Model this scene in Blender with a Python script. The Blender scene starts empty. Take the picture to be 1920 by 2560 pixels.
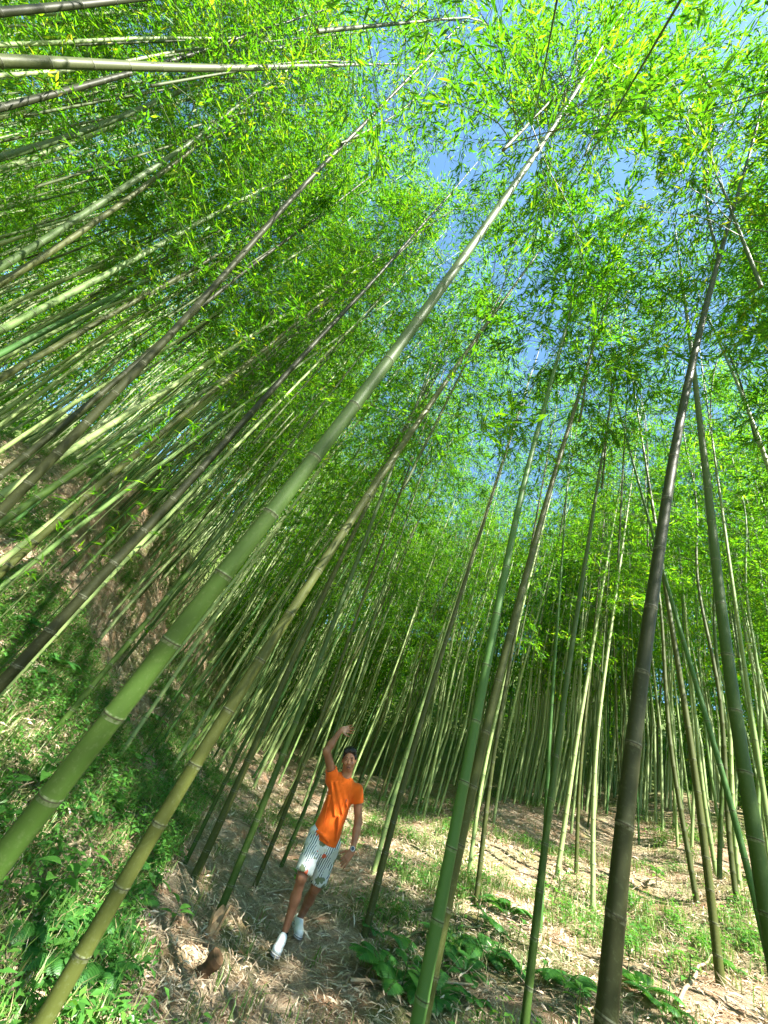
import bpy, math, random
import numpy as np
from mathutils import Matrix, Vector
sc = bpy.context.scene
COL = sc.collection
rng = np.random.default_rng(7)
random.seed(7)
R = math.radians

# ------------------------------------------------------------------ camera
FPX = 940.0
_z = np.array([660, 1280, FPX]); _z /= np.linalg.norm(_z)
_y = np.array([0, 0, 1.0]); _y = _y - _y.dot(_z) * _z; _y /= np.linalg.norm(_y)
_x = -np.cross(_y, _z)
CM = np.array([_x, _y, _z])
CAM = np.array([0, 0, 1.57])
cd = bpy.data.cameras.new('camera')
cam = bpy.data.objects.new('camera', cd); COL.objects.link(cam)
cd.sensor_fit = 'HORIZONTAL'; cd.sensor_width = 36; cd.lens = FPX / 1920 * 36
cd.clip_start = 0.05; cd.clip_end = 600
mw = Matrix.Identity(4)
for i in range(3):
    mw[i][0] = CM[i, 0]; mw[i][1] = CM[i, 1]; mw[i][2] = -CM[i, 2]; mw[i][3] = CAM[i]
cam.matrix_world = mw
sc.camera = cam

# ------------------------------------------------------------------ sky, sun, exposure
SUN_AZ, SUN_EL = 148.0, 54.0       # azimuth clockwise from +Y
w = bpy.data.worlds.new('World'); sc.world = w; w.use_nodes = True
nt = w.node_tree; bg = nt.nodes['Background']
sky = nt.nodes.new('ShaderNodeTexSky'); sky.sky_type = 'NISHITA'; sky.sun_disc = False
sky.sun_elevation = R(SUN_EL); sky.sun_rotation = R(SUN_AZ)
sky.air_density = 1.0; sky.dust_density = .6; sky.ozone_density = 3.5
tint = nt.nodes.new('ShaderNodeVectorMath'); tint.operation = 'MULTIPLY'; tint.inputs[1].default_value = (.86, 1.08, 1.04)
nt.links.new(sky.outputs[0], tint.inputs[0]); nt.links.new(tint.outputs[0], bg.inputs[0]); bg.inputs[1].default_value = 0.075
sl = bpy.data.lights.new('sun', 'SUN'); so = bpy.data.objects.new('sun', sl); COL.objects.link(so)
sl.energy = 5.0; sl.angle = R(0.5); sl.color = (1.0, 0.95, 0.86)
sdir = Vector((math.sin(R(SUN_AZ)) * math.cos(R(SUN_EL)), math.cos(R(SUN_AZ)) * math.cos(R(SUN_EL)), math.sin(R(SUN_EL))))
so.rotation_euler = sdir.to_track_quat('Z', 'Y').to_euler()
sc.view_settings.view_transform = 'Standard'; sc.view_settings.look = 'None'
sc.view_settings.exposure = 2.45; sc.view_settings.gamma = 1.0
cy = sc.cycles
cy.max_bounces = 8; cy.diffuse_bounces = 3; cy.transmission_bounces = 5; cy.glossy_bounces = 2
cy.transparent_max_bounces = 4; cy.caustics_reflective = False; cy.caustics_refractive = False

# ------------------------------------------------------------------ helpers
def pray(x, y):
    c = np.array([x - 960.0, 1280.0 - y, FPX]); c /= np.linalg.norm(c)
    return CM @ c
def proj(P):
    c = (np.asarray(P) - CAM) @ CM
    return 960 + FPX * c[..., 0] / c[..., 2], 1280 - FPX * c[..., 1] / c[..., 2], c[..., 2]

_perm = rng.random((256, 256))
def vnoise(x, y, f=1.0, s=0):
    x = np.asarray(x) * f + 37.3 * s + 90; y = np.asarray(y) * f + 11.7 * s + 90
    xi = np.floor(x).astype(int); yi = np.floor(y).astype(int); u = x - xi; v = y - yi
    u = u * u * (3 - 2 * u); v = v * v * (3 - 2 * v)
    g = lambda a, b: _perm[a % 256, b % 256]
    return (g(xi, yi) * (1 - u) + g(xi + 1, yi) * u) * (1 - v) + (g(xi, yi + 1) * (1 - u) + g(xi + 1, yi + 1) * u) * v
def ground_z(x, y):
    x = np.asarray(x, float); y = np.asarray(y, float)
    ul = np.maximum(-x - 0.5, 0); ur = np.maximum(x - 0.8, 0)
    zl = np.where(ul < 5.5, .25 * ul + .09 * ul ** 2, .25 * 5.5 + .09 * 30.25 + 2.0 * (1 - np.exp(-(np.maximum(ul, 5.5) - 5.5) * 1.24 / 2.0)) + (np.maximum(ul, 5.5) - 5.5) * .05)
    azl = np.degrees(np.arctan2(-x, np.maximum(y, .01))); zl = zl * np.clip(1 - (azl - 34) / 36, .45, 1)
    zr = np.where(ur < 13, .26 * ur + .008 * ur ** 2, .26 * 13 + .008 * 169 + (ur - 13) * .12)
    yy = np.clip(y, 0, 60)
    zy = np.where(yy < 22, .0033 * yy ** 2, .0033 * 484 + (yy - 22) * .14) - .09
    d = np.hypot(x, y)
    a = np.clip((d - 3) / 10, 0.12, 1)
    near = np.exp(-(((x - 1.0) ** 2 + (y - 5.2) ** 2) / 1.2))
    n = (vnoise(x, y, .35, 1) - .5) * .7 * a + (vnoise(x, y, 1.1, 2) - .5) * .22 * np.clip(a * 1.6, .2, 1) + (vnoise(x, y, 3.3, 3) - .5) * .07
    far = np.maximum(d - 22, 0); n = n + np.minimum(.32 * far, 9.0)
    return zl + zr + zy + n * (1 - near)

def mesh_obj(name, V, faces=None, mats=(), parent=None, attrs=None, smooth=True, midx=None, tris=None, quads=None, link=True):
    """one mesh from numpy verts and tris and/or quads arrays"""
    me = bpy.data.meshes.new(name)
    V = np.asarray(V, np.float32).reshape(-1, 3)
    loops = []; totals = []
    if tris is not None and len(tris): loops.append(np.asarray(tris, np.int32).ravel()); totals.append(np.full(len(tris), 3, np.int32))
    if quads is not None and len(quads): loops.append(np.asarray(quads, np.int32).ravel()); totals.append(np.full(len(quads), 4, np.int32))
    if faces is not None and len(faces):
        loops.append(np.concatenate([np.asarray(f, np.int32) for f in faces])); totals.append(np.array([len(f) for f in faces], np.int32))
    L = np.concatenate(loops); T = np.concatenate(totals)
    me.vertices.add(len(V)); me.vertices.foreach_set('co', V.ravel())
    me.loops.add(len(L)); me.loops.foreach_set('vertex_index', L)
    me.polygons.add(len(T)); st = np.zeros(len(T), np.int32); st[1:] = np.cumsum(T)[:-1]
    me.polygons.foreach_set('loop_start', st)
    if midx is not None: me.polygons.foreach_set('material_index', np.asarray(midx, np.int32))
    for m in mats: me.materials.append(m)
    me.update(calc_edges=True)
    if attrs:
        for k, a in attrs.items():
            at = me.attributes.new(k, 'FLOAT', 'POINT'); at.data.foreach_set('value', np.asarray(a, np.float32))
    if smooth: me.polygons.foreach_set('use_smooth', np.ones(len(T), bool))
    o = bpy.data.objects.new(name, me)
    if link: COL.objects.link(o)
    if parent is not None: o.parent = parent
    return o
def thing(name, label, cat, loc=(0, 0, 0), group=None, rotz=0):
    o = bpy.data.objects.new(name, None); COL.objects.link(o); o.empty_display_size = .2
    o.location = [float(v) for v in loc]; o.rotation_euler = (0, 0, rotz)
    o['label'] = label; o['category'] = cat
    if group: o['group'] = group
    return o
def tag(o, label, cat, group=None, kind=None):
    if label: o['label'] = label
    if cat: o['category'] = cat
    if group: o['group'] = group
    if kind: o['kind'] = kind
    return o

class Geo:
    def __init__(s): s.V = []; s.T = []; s.Q = []; s.A = []; s.n = 0; s.tm = []; s.qm = []
    def add(s, V, T=None, Q=None, a=None, m=0):
        V = np.asarray(V, float).reshape(-1, 3)
        if T is not None and len(T): s.T.append(np.asarray(T) + s.n); s.tm.append(np.full(len(T), m))
        if Q is not None and len(Q): s.Q.append(np.asarray(Q) + s.n); s.qm.append(np.full(len(Q), m))
        s.V.append(V); s.A.append(np.zeros(len(V)) if a is None else np.broadcast_to(a, (len(V),)))
        s.n += len(V)
    def tube(s, P, r, k=6, m=0, a=None, cap=True):
        P = np.asarray(P, float); n = len(P); r = np.broadcast_to(r, (n,))
        t = np.gradient(P, axis=0); t /= np.linalg.norm(t, axis=1)[:, None] + 1e-9
        ref = np.array([1., 0, 0]) if abs(t[0, 0]) < .8 else np.array([0, 1., 0])
        b = np.cross(t, ref); b /= np.linalg.norm(b, axis=1)[:, None]; c = np.cross(t, b)
        th = np.arange(k) / k * 2 * np.pi
        V = P[:, None] + r[:, None, None] * (np.cos(th)[None, :, None] * b[:, None] + np.sin(th)[None, :, None] * c[:, None])
        i = np.arange(n - 1)[:, None] * k; j = np.arange(k)[None]; j2 = (j + 1) % k
        Q = np.stack([i + j, i + k + j, i + k + j2, i + j2], -1).reshape(-1, 4)
        aa = None if a is None else np.repeat(np.broadcast_to(a, (n,)), k)
        s.add(V.reshape(-1, 3), None, Q, aa, m)
        if cap:
            c0 = V[-1].mean(0); s.add(np.vstack([V[-1], c0]), [[q, (q + 1) % k, k] for q in range(k)], None, None if a is None else np.broadcast_to(a, (n,))[-1], m)
            c0 = V[0].mean(0); s.add(np.vstack([V[0], c0]), [[(q + 1) % k, q, k] for q in range(k)], None, None if a is None else np.broadcast_to(a, (n,))[0], m)
    def leaves(s, P, D, N, L, W, m=0, a=None, fold=.18, droop=0.12):
        """lanceolate leaves: base P, direction D, normal N; 6 verts, folded along the midrib"""
        n = len(P); L = np.broadcast_to(L, (n,))[:, None]; W = np.broadcast_to(W, (n,))[:, None]
        D = D / (np.linalg.norm(D, axis=1)[:, None] + 1e-9)
        S = np.cross(D, N); S /= np.linalg.norm(S, axis=1)[:, None] + 1e-9
        N = np.cross(S, D)
        mid = P + D * L * .38
        V = np.stack([P, mid + S * W * .5 + N * W * fold, P + D * L - N * L * droop, mid - S * W * .5 + N * W * fold, mid], 1)
        b = np.arange(n)[:, None] * 5
        T = np.concatenate([b + [[0, 4, 1]], b + [[4, 2, 1]], b + [[0, 3, 4]], b + [[4, 3, 2]]])
        aa = None if a is None else np.repeat(np.broadcast_to(a, (n,)), 5)
        s.add(V.reshape(-1, 3), T, None, aa, m)
    def sleaves(s, P, D, N, L, W, m=0, a=None, fold=.25):
        n = len(P); L = np.broadcast_to(L, (n,))[:, None]; W = np.broadcast_to(W, (n,))[:, None]
        D = D / (np.linalg.norm(D, axis=1)[:, None] + 1e-9)
        S = np.cross(D, N); S /= np.linalg.norm(S, axis=1)[:, None] + 1e-9
        N = np.cross(S, D)
        mid = P + D * L * .4
        V = np.stack([P, mid + S * W * .5 + N * W * fold, P + D * L, mid - S * W * .5 + N * W * fold], 1)
        b = np.arange(n)[:, None] * 4
        T = np.concatenate([b + [[0, 2, 1]], b + [[0, 3, 2]]])
        aa = None if a is None else np.repeat(np.broadcast_to(a, (n,)), 4)
        s.add(V.reshape(-1, 3), T, None, aa, m)
    def build(s, name, mats, parent=None, attr=None, smooth=False, link=True):
        V = np.concatenate(s.V); T = np.concatenate(s.T) if s.T else None; Q = np.concatenate(s.Q) if s.Q else None
        mi = np.concatenate(s.tm + s.qm)
        return mesh_obj(name, V, None, mats, parent, {attr: np.concatenate(s.A)} if attr else None, smooth, mi, T, Q, link)
def unit(v):
    v = np.asarray(v, float); return v / (np.linalg.norm(v, axis=-1, keepdims=True) + 1e-9)

# ------------------------------------------------------------------ materials
def newmat(name):
    m = bpy.data.materials.new(name); m.use_nodes = True; n = m.node_tree; n.nodes.clear()
    out = n.nodes.new('ShaderNodeOutputMaterial'); return m, n, out
def N(n, t, **k):
    x = n.nodes.new(t)
    for a, b in k.items():
        if a.startswith('i_'):
            x.inputs[int(a[2:]) if a[2:].isdigit() else a[2:].replace('_', ' ')].default_value = b
        else: setattr(x, a, b)
    return x
def ramp(n, fac, stops, interp='LINEAR'):
    r = n.nodes.new('ShaderNodeValToRGB'); r.color_ramp.interpolation = interp
    e = r.color_ramp.elements
    while len(e) < len(stops): e.new(.5)
    for q, (p, c) in zip(e, stops): q.position = p; q.color = (*c, 1)
    n.links.new(fac, r.inputs[0]); return r.outputs[0]
def mixc(n, f, a, b, mode='MIX'):
    x = n.nodes.new('ShaderNodeMix'); x.data_type = 'RGBA'; x.blend_type = mode
    for s_, v in ((0, f), (6, a), (7, b)):
        if hasattr(v, 'links'): n.links.new(v, x.inputs[s_])
        else: x.inputs[s_].default_value = v if s_ == 0 else (*v, 1)
    return x.outputs[2]
def math_(n, op, a, b=0.0, clamp=False):
    x = n.nodes.new('ShaderNodeMath'); x.operation = op; x.use_clamp = clamp
    for s_, v in ((0, a), (1, b)):
        if hasattr(v, 'links'): n.links.new(v, x.inputs[s_])
        else: x.inputs[s_].default_value = v
    return x.outputs[0]

def leaf_mat(name, cols, trans, rough=.45, tf=.5, gl=.04, island=True):
    m, n, out = newmat(name)
    if island:
        g = N(n, 'ShaderNodeNewGeometry'); f = g.outputs['Random Per Island']
        oi = N(n, 'ShaderNodeObjectInfo')
        f = math_(n, 'FRACT', math_(n, 'ADD', math_(n, 'MULTIPLY', f, .75), math_(n, 'MULTIPLY', oi.outputs['Random'], .25)))
    else:
        f = N(n, 'ShaderNodeObjectInfo').outputs['Random']
    c = ramp(n, f, cols)
    t = ramp(n, f, trans)
    d = N(n, 'ShaderNodeBsdfDiffuse'); tr = N(n, 'ShaderNodeBsdfTranslucent'); gg = N(n, 'ShaderNodeBsdfGlossy'); gg.inputs['Roughness'].default_value = rough
    n.links.new(c, d.inputs[0]); n.links.new(t, tr.inputs[0])
    m1 = N(n, 'ShaderNodeMixShader'); m1.inputs[0].default_value = tf
    n.links.new(d.outputs[0], m1.inputs[1]); n.links.new(tr.outputs[0], m1.inputs[2])
    m2 = N(n, 'ShaderNodeMixShader'); m2.inputs[0].default_value = gl
    n.links.new(m1.outputs[0], m2.inputs[1]); n.links.new(gg.outputs[0], m2.inputs[2])
    n.links.new(m2.outputs[0], out.inputs[0]); return m
def simple_mat(name, col, rough=.6, spec=.3, bump=None, var=None, scale=20):
    m, n, out = newmat(name); p = N(n, 'ShaderNodeBsdfPrincipled'); n.links.new(p.outputs[0], out.inputs[0])
    p.inputs['Roughness'].default_value = rough; p.inputs['Specular IOR Level'].default_value = spec
    tc = N(n, 'ShaderNodeTexCoord'); no = N(n, 'ShaderNodeTexNoise'); no.inputs['Scale'].default_value = scale; no.inputs['Detail'].default_value = 5
    n.links.new(tc.outputs['Object'], no.inputs['Vector'])
    v = var or [c * .75 for c in col]
    n.links.new(ramp(n, no.outputs[0], [(.3, v), (.7, col)]), p.inputs['Base Color'])
    if bump:
        b = N(n, 'ShaderNodeBump'); b.inputs['Distance'].default_value = bump; b.inputs['Strength'].default_value = .8
        n.links.new(no.outputs[0], b.inputs['Height']); n.links.new(b.outputs[0], p.inputs['Normal'])
    return m

M_LEAF = leaf_mat('bamboo_leaf', [(0, (.022, .09, .005)), (.5, (.042, .145, .008)), (.9, (.085, .21, .012)), (1, (.2, .19, .02))],
                  [(0, (.04, .19, .004)), (.5, (.12, .38, .006)), (.88, (.30, .56, .01)), (1, (.50, .46, .02))], tf=.58, gl=.02)
M_TWIG = simple_mat('bamboo_twig', (.07, .10, .03), .6)
M_HERB = leaf_mat('herb_leaf', [(0, (.035, .11, .02)), (.6, (.06, .19, .03)), (1, (.12, .26, .035))],
                  [(0, (.09, .30, .03)), (.6, (.16, .45, .04)), (1, (.3, .55, .05))], tf=.35, gl=.05, rough=.4)
M_BROAD = leaf_mat('broad_leaf', [(0, (.05, .16, .03)), (1, (.10, .26, .04))], [(0, (.12, .36, .03)), (1, (.26, .55, .05))], tf=.35, gl=.06, rough=.35)
M_FERN = leaf_mat('fern_leaf', [(0, (.03, .13, .03)), (1, (.07, .22, .035))], [(0, (.08, .34, .04)), (1, (.2, .5, .05))], tf=.35, gl=.04)
M_GRASS = leaf_mat('grass_blade', [(0, (.07, .17, .03)), (.5, (.13, .25, .045)), (.75, (.3, .3, .12)), (1, (.48, .38, .22))],
                   [(0, (.15, .38, .04)), (.5, (.26, .5, .06)), (.75, (.35, .35, .12)), (1, (.4, .3, .15))], tf=.3, gl=.03)
M_STRAW = leaf_mat('dry_litter', [(0, (.22, .14, .08)), (.3, (.42, .31, .20)), (.7, (.62, .50, .36)), (1, (.76, .67, .54))],
                   [(0, (.2, .12, .05)), (1, (.5, .36, .2))], tf=.12, gl=.04)
M_STICK = simple_mat('dry_stick', (.42, .34, .22), .75, var=(.2, .15, .09), scale=30)

def culm_mat(name, a, b, lichen=.5, pale=(.30, .35, .25)):
    m, n, out = newmat(name); p = N(n, 'ShaderNodeBsdfPrincipled'); n.links.new(p.outputs[0], out.inputs[0])
    oi = N(n, 'ShaderNodeObjectInfo'); tc = N(n, 'ShaderNodeTexCoord'); at = N(n, 'ShaderNodeAttribute'); at.attribute_name = 'node'
    sep = N(n, 'ShaderNodeSeparateXYZ'); n.links.new(tc.outputs['Object'], sep.inputs[0])
    mp = N(n, 'ShaderNodeMapping'); mp.inputs['Scale'].default_value = (1, 1, .12); n.links.new(tc.outputs['Object'], mp.inputs[0])
    nz = N(n, 'ShaderNodeTexNoise'); nz.noise_dimensions = '4D'; nz.inputs['Scale'].default_value = 26; nz.inputs['Detail'].default_value = 6
    n.links.new(mp.outputs[0], nz.inputs['Vector']); n.links.new(math_(n, 'MULTIPLY', oi.outputs['Random'], 40), nz.inputs['W'])
    base = mixc(n, oi.outputs['Random'], a, b)
    c = mixc(n, math_(n, 'MULTIPLY', nz.outputs[0], .7), base, [x * .55 for x in b])
    n2 = N(n, 'ShaderNodeTexNoise'); n2.inputs['Scale'].default_value = 45; n2.inputs['Detail'].default_value = 8; n2.inputs['Roughness'].default_value = .7
    n.links.new(tc.outputs['Object'], n2.inputs['Vector'])
    li = math_(n, 'MULTIPLY', math_(n, 'SUBTRACT', n2.outputs[0], .54, True), 6 * lichen, True)
    c = mixc(n, math_(n, 'MULTIPLY', li, .25), c, (.22, .26, .14))
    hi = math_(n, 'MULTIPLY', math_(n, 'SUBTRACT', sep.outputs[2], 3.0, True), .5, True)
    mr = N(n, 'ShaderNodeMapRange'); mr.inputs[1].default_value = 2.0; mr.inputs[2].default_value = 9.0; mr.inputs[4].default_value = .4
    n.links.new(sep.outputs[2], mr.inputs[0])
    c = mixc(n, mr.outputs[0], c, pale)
    # node ring: pale powder below, dark line on the ridge
    n3 = N(n, 'ShaderNodeTexNoise'); n3.inputs['Scale'].default_value = 60; n.links.new(tc.outputs['Object'], n3.inputs['Vector'])
    wn = math_(n, 'MULTIPLY', math_(n, 'GREATER_THAN', at.outputs['Fac'], .5), math_(n, 'MULTIPLY', math_(n, 'SUBTRACT', n3.outputs[0], .35, True), 3.2, True))
    c = mixc(n, math_(n, 'MULTIPLY', wn, .4), c, (.26, .28, .2))
    dk = math_(n, 'GREATER_THAN', at.outputs['Fac'], .86)
    c = mixc(n, math_(n, 'MULTIPLY', dk, .85), c, (.035, .035, .02))
    n.links.new(c, p.inputs['Base Color'])
    p.inputs['Roughness'].default_value = .5; p.inputs['Specular IOR Level'].default_value = .22
    bp = N(n, 'ShaderNodeBump'); bp.inputs['Distance'].default_value = .002; bp.inputs['Strength'].default_value = .35
    n.links.new(n2.outputs[0], bp.inputs['Height']); n.links.new(bp.outputs[0], p.inputs['Normal'])
    return m
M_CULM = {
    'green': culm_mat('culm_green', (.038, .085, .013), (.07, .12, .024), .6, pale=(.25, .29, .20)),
    'pale': culm_mat('culm_sunlit_pale', (.26, .38, .11), (.34, .42, .18), .8, pale=(.42, .43, .33)),  # cream look of sunlit culms, put into the base colour
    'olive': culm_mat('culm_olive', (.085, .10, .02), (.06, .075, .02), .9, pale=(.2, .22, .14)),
    'dark': culm_mat('culm_shaded_dark', (.02, .024, .008), (.035, .042, .014), .5, pale=(.07, .075, .045)),  # near-black of culms in shade, painted as base colour
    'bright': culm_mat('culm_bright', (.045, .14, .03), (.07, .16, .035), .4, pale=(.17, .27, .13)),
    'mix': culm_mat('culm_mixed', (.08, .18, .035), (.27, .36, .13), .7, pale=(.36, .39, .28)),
}

def ground_mat():
    m, n, out = newmat('forest_floor'); p = N(n, 'ShaderNodeBsdfPrincipled'); n.links.new(p.outputs[0], out.inputs[0])
    p.inputs['Roughness'].default_value = .9; p.inputs['Specular IOR Level'].default_value = .1
    tc = N(n, 'ShaderNodeTexCoord')
    def nz(s, d=6, r=.6, dist=0):
        x = N(n, 'ShaderNodeTexNoise'); x.inputs['Scale'].default_value = s; x.inputs['Detail'].default_value = d; x.inputs['Roughness'].default_value = r
        x.inputs['Distortion'].default_value = dist; n.links.new(tc.outputs['Object'], x.inputs['Vector']); return x.outputs[0]
    fine = nz(38, 8, .75, 1.5); mid = nz(3.5); big = nz(.55, 4)
    c = ramp(n, fine, [(.3, (.13, .09, .055)), (.46, (.34, .26, .17)), (.6, (.50, .40, .29)), (.75, (.66, .56, .44))])
    c = mixc(n, ramp(n, mid, [(.45, (0, 0, 0)), (.62, (1, 1, 1))]), c, mixc(n, fine, (.22, .12, .07), (.46, .30, .18)))
    c2 = mixc(n, fine, (.02, .05, .012), (.14, .22, .05))
    c = mixc(n, ramp(n, big, [(.48, (0, 0, 0)), (.6, (.7, .7, .7))]), c, c2)
    ln = N(n, 'ShaderNodeVectorMath'); ln.operation = 'LENGTH'; n.links.new(tc.outputs['Object'], ln.inputs[0])
    mr = N(n, 'ShaderNodeMapRange'); mr.inputs[1].default_value = 15; mr.inputs[2].default_value = 24; mr.inputs[4].default_value = .9; n.links.new(ln.outputs['Value'], mr.inputs[0])
    c = mixc(n, mr.outputs[0], c, c2)
    n.links.new(c, p.inputs['Base Color'])
    b = N(n, 'ShaderNodeBump'); b.inputs['Distance'].default_value = .03; n.links.new(fine, b.inputs['Height']); n.links.new(b.outputs[0], p.inputs['Normal'])
    return m
M_GROUND = ground_mat()

# ------------------------------------------------------------------ ground
def build_ground():
    n = 300
    t = np.linspace(-1, 1, n); a = np.sinh(t * 4.2) / np.sinh(4.2) * 110
    X, Y = np.meshgrid(a, a + 5); Z = ground_z(X, Y)
    V = np.stack([X, Y, Z], -1).reshape(-1, 3)
    i = np.arange(n - 1)[:, None] * n; j = np.arange(n - 1)[None]
    Q = np.stack([i + j, i + j + 1, i + n + j + 1, i + n + j], -1).reshape(-1, 4)
    o = mesh_obj('ground', V, None, [M_GROUND], quads=Q); o['kind'] = 'structure'
build_ground()

# ------------------------------------------------------------------ bamboo
def culm_geo(curve_pts, zs, r0, r1, sides=12, spacing=.30, phase=0, detail=True):
    """curve_pts: (n,3) polyline (local) ; resampled by height with swollen nodes"""
    z0, z1 = zs[0], zs[-1]
    out = []; rad = []; at = []
    cx = lambda z: np.array([np.interp(z, zs, curve_pts[:, 0]), np.interp(z, zs, curve_pts[:, 1]), z])
    def rr(z): 
        f = (z - z0) / (z1 - z0); return r0 * (1 - f) ** .85 + r1 * f
    z = z0 + phase * spacing; nodes = []; g = spacing * .62
    while z < z1 - .1:
        nodes.append(z); g = min(g * 1.08, spacing * 1.25); z += g
    P = [z0] ; A = [0]; K = [1.0]
    for q in nodes:
        if detail: offs = ((-.05, .0, 1), (-.022, .4, 1.0), (-.007, .7, 1.02), (0, 1.0, 1.075), (.007, .6, 1.05), (.02, 0, 1.0))
        else: offs = ((-.05, 0, 1), (-.008, .6, 1.02), (0, 1.0, 1.09), (.012, 0, 1.0))
        for dz, a, k in offs:
            if q + dz > P[-1] + .0015: P.append(q + dz); A.append(a); K.append(k)
    P.append(z1); A.append(0); K.append(1)
    P = np.array(P); C = np.stack([np.interp(P, zs, curve_pts[:, 0]), np.interp(P, zs, curve_pts[:, 1]), P], -1)
    r = rr(P) * np.array(K)
    G = Geo(); G.tube(C, r, sides, a=np.array(A)); return G
def smooth_curve(zs, xy, n=40):
    """smooth interpolation of sparse points (cumulative cubic, Catmull-like)"""
    zs = np.asarray(zs); xy = np.asarray(xy); zz = np.linspace(zs[0], zs[-1], n)
    o = np.stack([np.interp(zz, zs, xy[:, k]) for k in (0, 1)], -1)
    for _ in range(10):
        o[1:-1] = .25 * o[:-2] + .5 * o[1:-1] + .25 * o[2:]
    return zz, o

def crown_mesh(seed, z0=6.3, z1=14.0, spread=1.35, nodes=.33, lf=1.0, arch=(.9, .3)):
    """leafy branches about an arching axis; local origin is the culm axis at height 0"""
    r = np.random.default_rng(seed); G = Geo()
    ax = lambda z: np.array([arch[0] * max(z - 8, 0) ** 2 / 36, arch[1] * max(z - 8, 0) ** 2 / 36, z - .15 * max(z - 11, 0) ** 1.3])
    LP = []; LD = []; LN = []; LL = []
    z = z0; k = 0
    while z < z1:
        f = (z - z0) / (z1 - z0)
        nb = 2 if r.random() < .62 and f > .1 else 1
        base = r.uniform(0, 2 * np.pi)
        for b in range(nb):
            az = base + b * (2.0 + r.uniform(-.4, .4)) ; el = R(r.uniform(22, 52))
            Lb = spread * (1.15 * math.sin(math.pi * min(1, .22 + .7 * f)) ** .8) * r.uniform(.6, 1.15)
            p = ax(z); d = np.array([math.cos(az) * math.cos(el), math.sin(az) * math.cos(el), math.sin(el)])
            n = 8; pts = [p]
            for i in range(n):
                d = unit(d + np.array([r.normal(0, .10), r.normal(0, .10), -.13])); p = p + d * Lb / n; pts.append(p)
            pts = np.array(pts); G.tube(pts, np.linspace(.0055, .0012, n + 1), 3, m=1, cap=False)
            for i in range(1, n + 1):
                for sd in range(1 if i < 3 else 2 if i < 6 else 3):
                    tw = unit(unit(pts[i] - pts[i - 1]) + np.array([r.normal(0, .75), r.normal(0, .75), r.normal(-.12, .4)]))
                    Lt = r.uniform(.16, .48) * (1.15 - .4 * i / n)
                    q0 = pts[i]; q1 = q0 + tw * Lt * .5; tw2 = unit(tw + np.array([0, 0, -.35])); q2 = q1 + tw2 * Lt * .5
                    G.tube(np.array([q0, q1, q2]), [.0015, .0011, .0007], 3, m=1, cap=False)
                    for (q, tdir) in ((q1, tw), (q2, tw2), ((q1 + q2) / 2, tw2)):
                        nl = int(r.integers(2, 6) * lf + r.random())
                        for _ in range(nl):
                            dd = unit(tdir + r.normal(0, .55, 3) + np.array([0, 0, -.35]))
                            LP.append(q + r.normal(0, .018, 3)); LD.append(dd)
                            LN.append(unit(np.array([r.normal(0, .55), r.normal(0, .55), 1.0]))); LL.append(r.uniform(.08, .16))
        z += nodes * r.uniform(.8, 1.2)
    LP = np.array(LP); LL = np.array(LL)
    G.sleaves(LP, np.array(LD), np.array(LN), LL, LL * .15 + .003)
    # tip of the culm
    zz = np.linspace(z0, z1, 12); G.tube(np.array([ax(q) for q in zz]), np.linspace(.017, .004, 12), 5, m=1)
    o = G.build('crown', [M_LEAF, M_TWIG], link=False)
    return o.data, len(LP)
CROWNS = []
CROWN_LF = [1.05, .5, .32, .95, .42, .26, .6]
for i in range(7):
    me, nl = crown_mesh(100 + i, z0=[6.2, 4.2, 6.8, 4.8, 5.6, 7.2, 3.8][i], z1=[13.8, 13, 14.5, 14, 13.4, 14.8, 14][i],
                        spread=[1.35, 1.2, 1.5, 1.25, 1.4, 1.3, 1.45][i], arch=(rng.uniform(-1, 1), rng.uniform(-1, 1)), lf=CROWN_LF[i])
    CROWNS.append(me)
print('leaves per crown', nl)

def d_ov(b): return math.hypot(b[0], b[1]) < 3.6
OCC = []     # ground positions taken
def place_bamboo(label, zs, xy, dia, mat, group=None, crown=True, sides=14, spacing=.37, H=None, ci=None, detail=True, cscale=1.0, cz=0.0):
    """culm through world points xy[i] at absolute heights zs[i]; zs[0] is the ground"""
    base = np.array([xy[0][0], xy[0][1], zs[0]])
    t = thing('bamboo', label, 'bamboo', base, group)
    lz = np.array(zs) - zs[0]; lxy = np.array(xy) - base[:2]
    zz, cc = smooth_curve(lz, lxy)
    zz[0] = -.06
    G = culm_geo(cc, zz, dia / 2, dia * .09, sides, spacing, rng.random(), detail)
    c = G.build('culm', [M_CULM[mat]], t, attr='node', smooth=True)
    if crown:
        i = (int(rng.choice([0, 3, 6, 0])) if d_ov(base) else int(rng.choice([2, 4, 1, 6, 1, 2]))) if ci is None else ci
        o = bpy.data.objects.new('crown', CROWNS[i]); COL.objects.link(o); o.parent = t
        x8 = np.interp(min(7.5, zz[-1]), zz, cc[:, 0]), np.interp(min(7.5, zz[-1]), zz, cc[:, 1])
        o.location = (x8[0], x8[1], rng.uniform(-.3, .6)); o.rotation_euler = (0, 0, rng.uniform(0, 6.28)); o.scale = (cscale,) * 3
        o.location[2] += cz
    OCC.append((base[0], base[1])); return t

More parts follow.
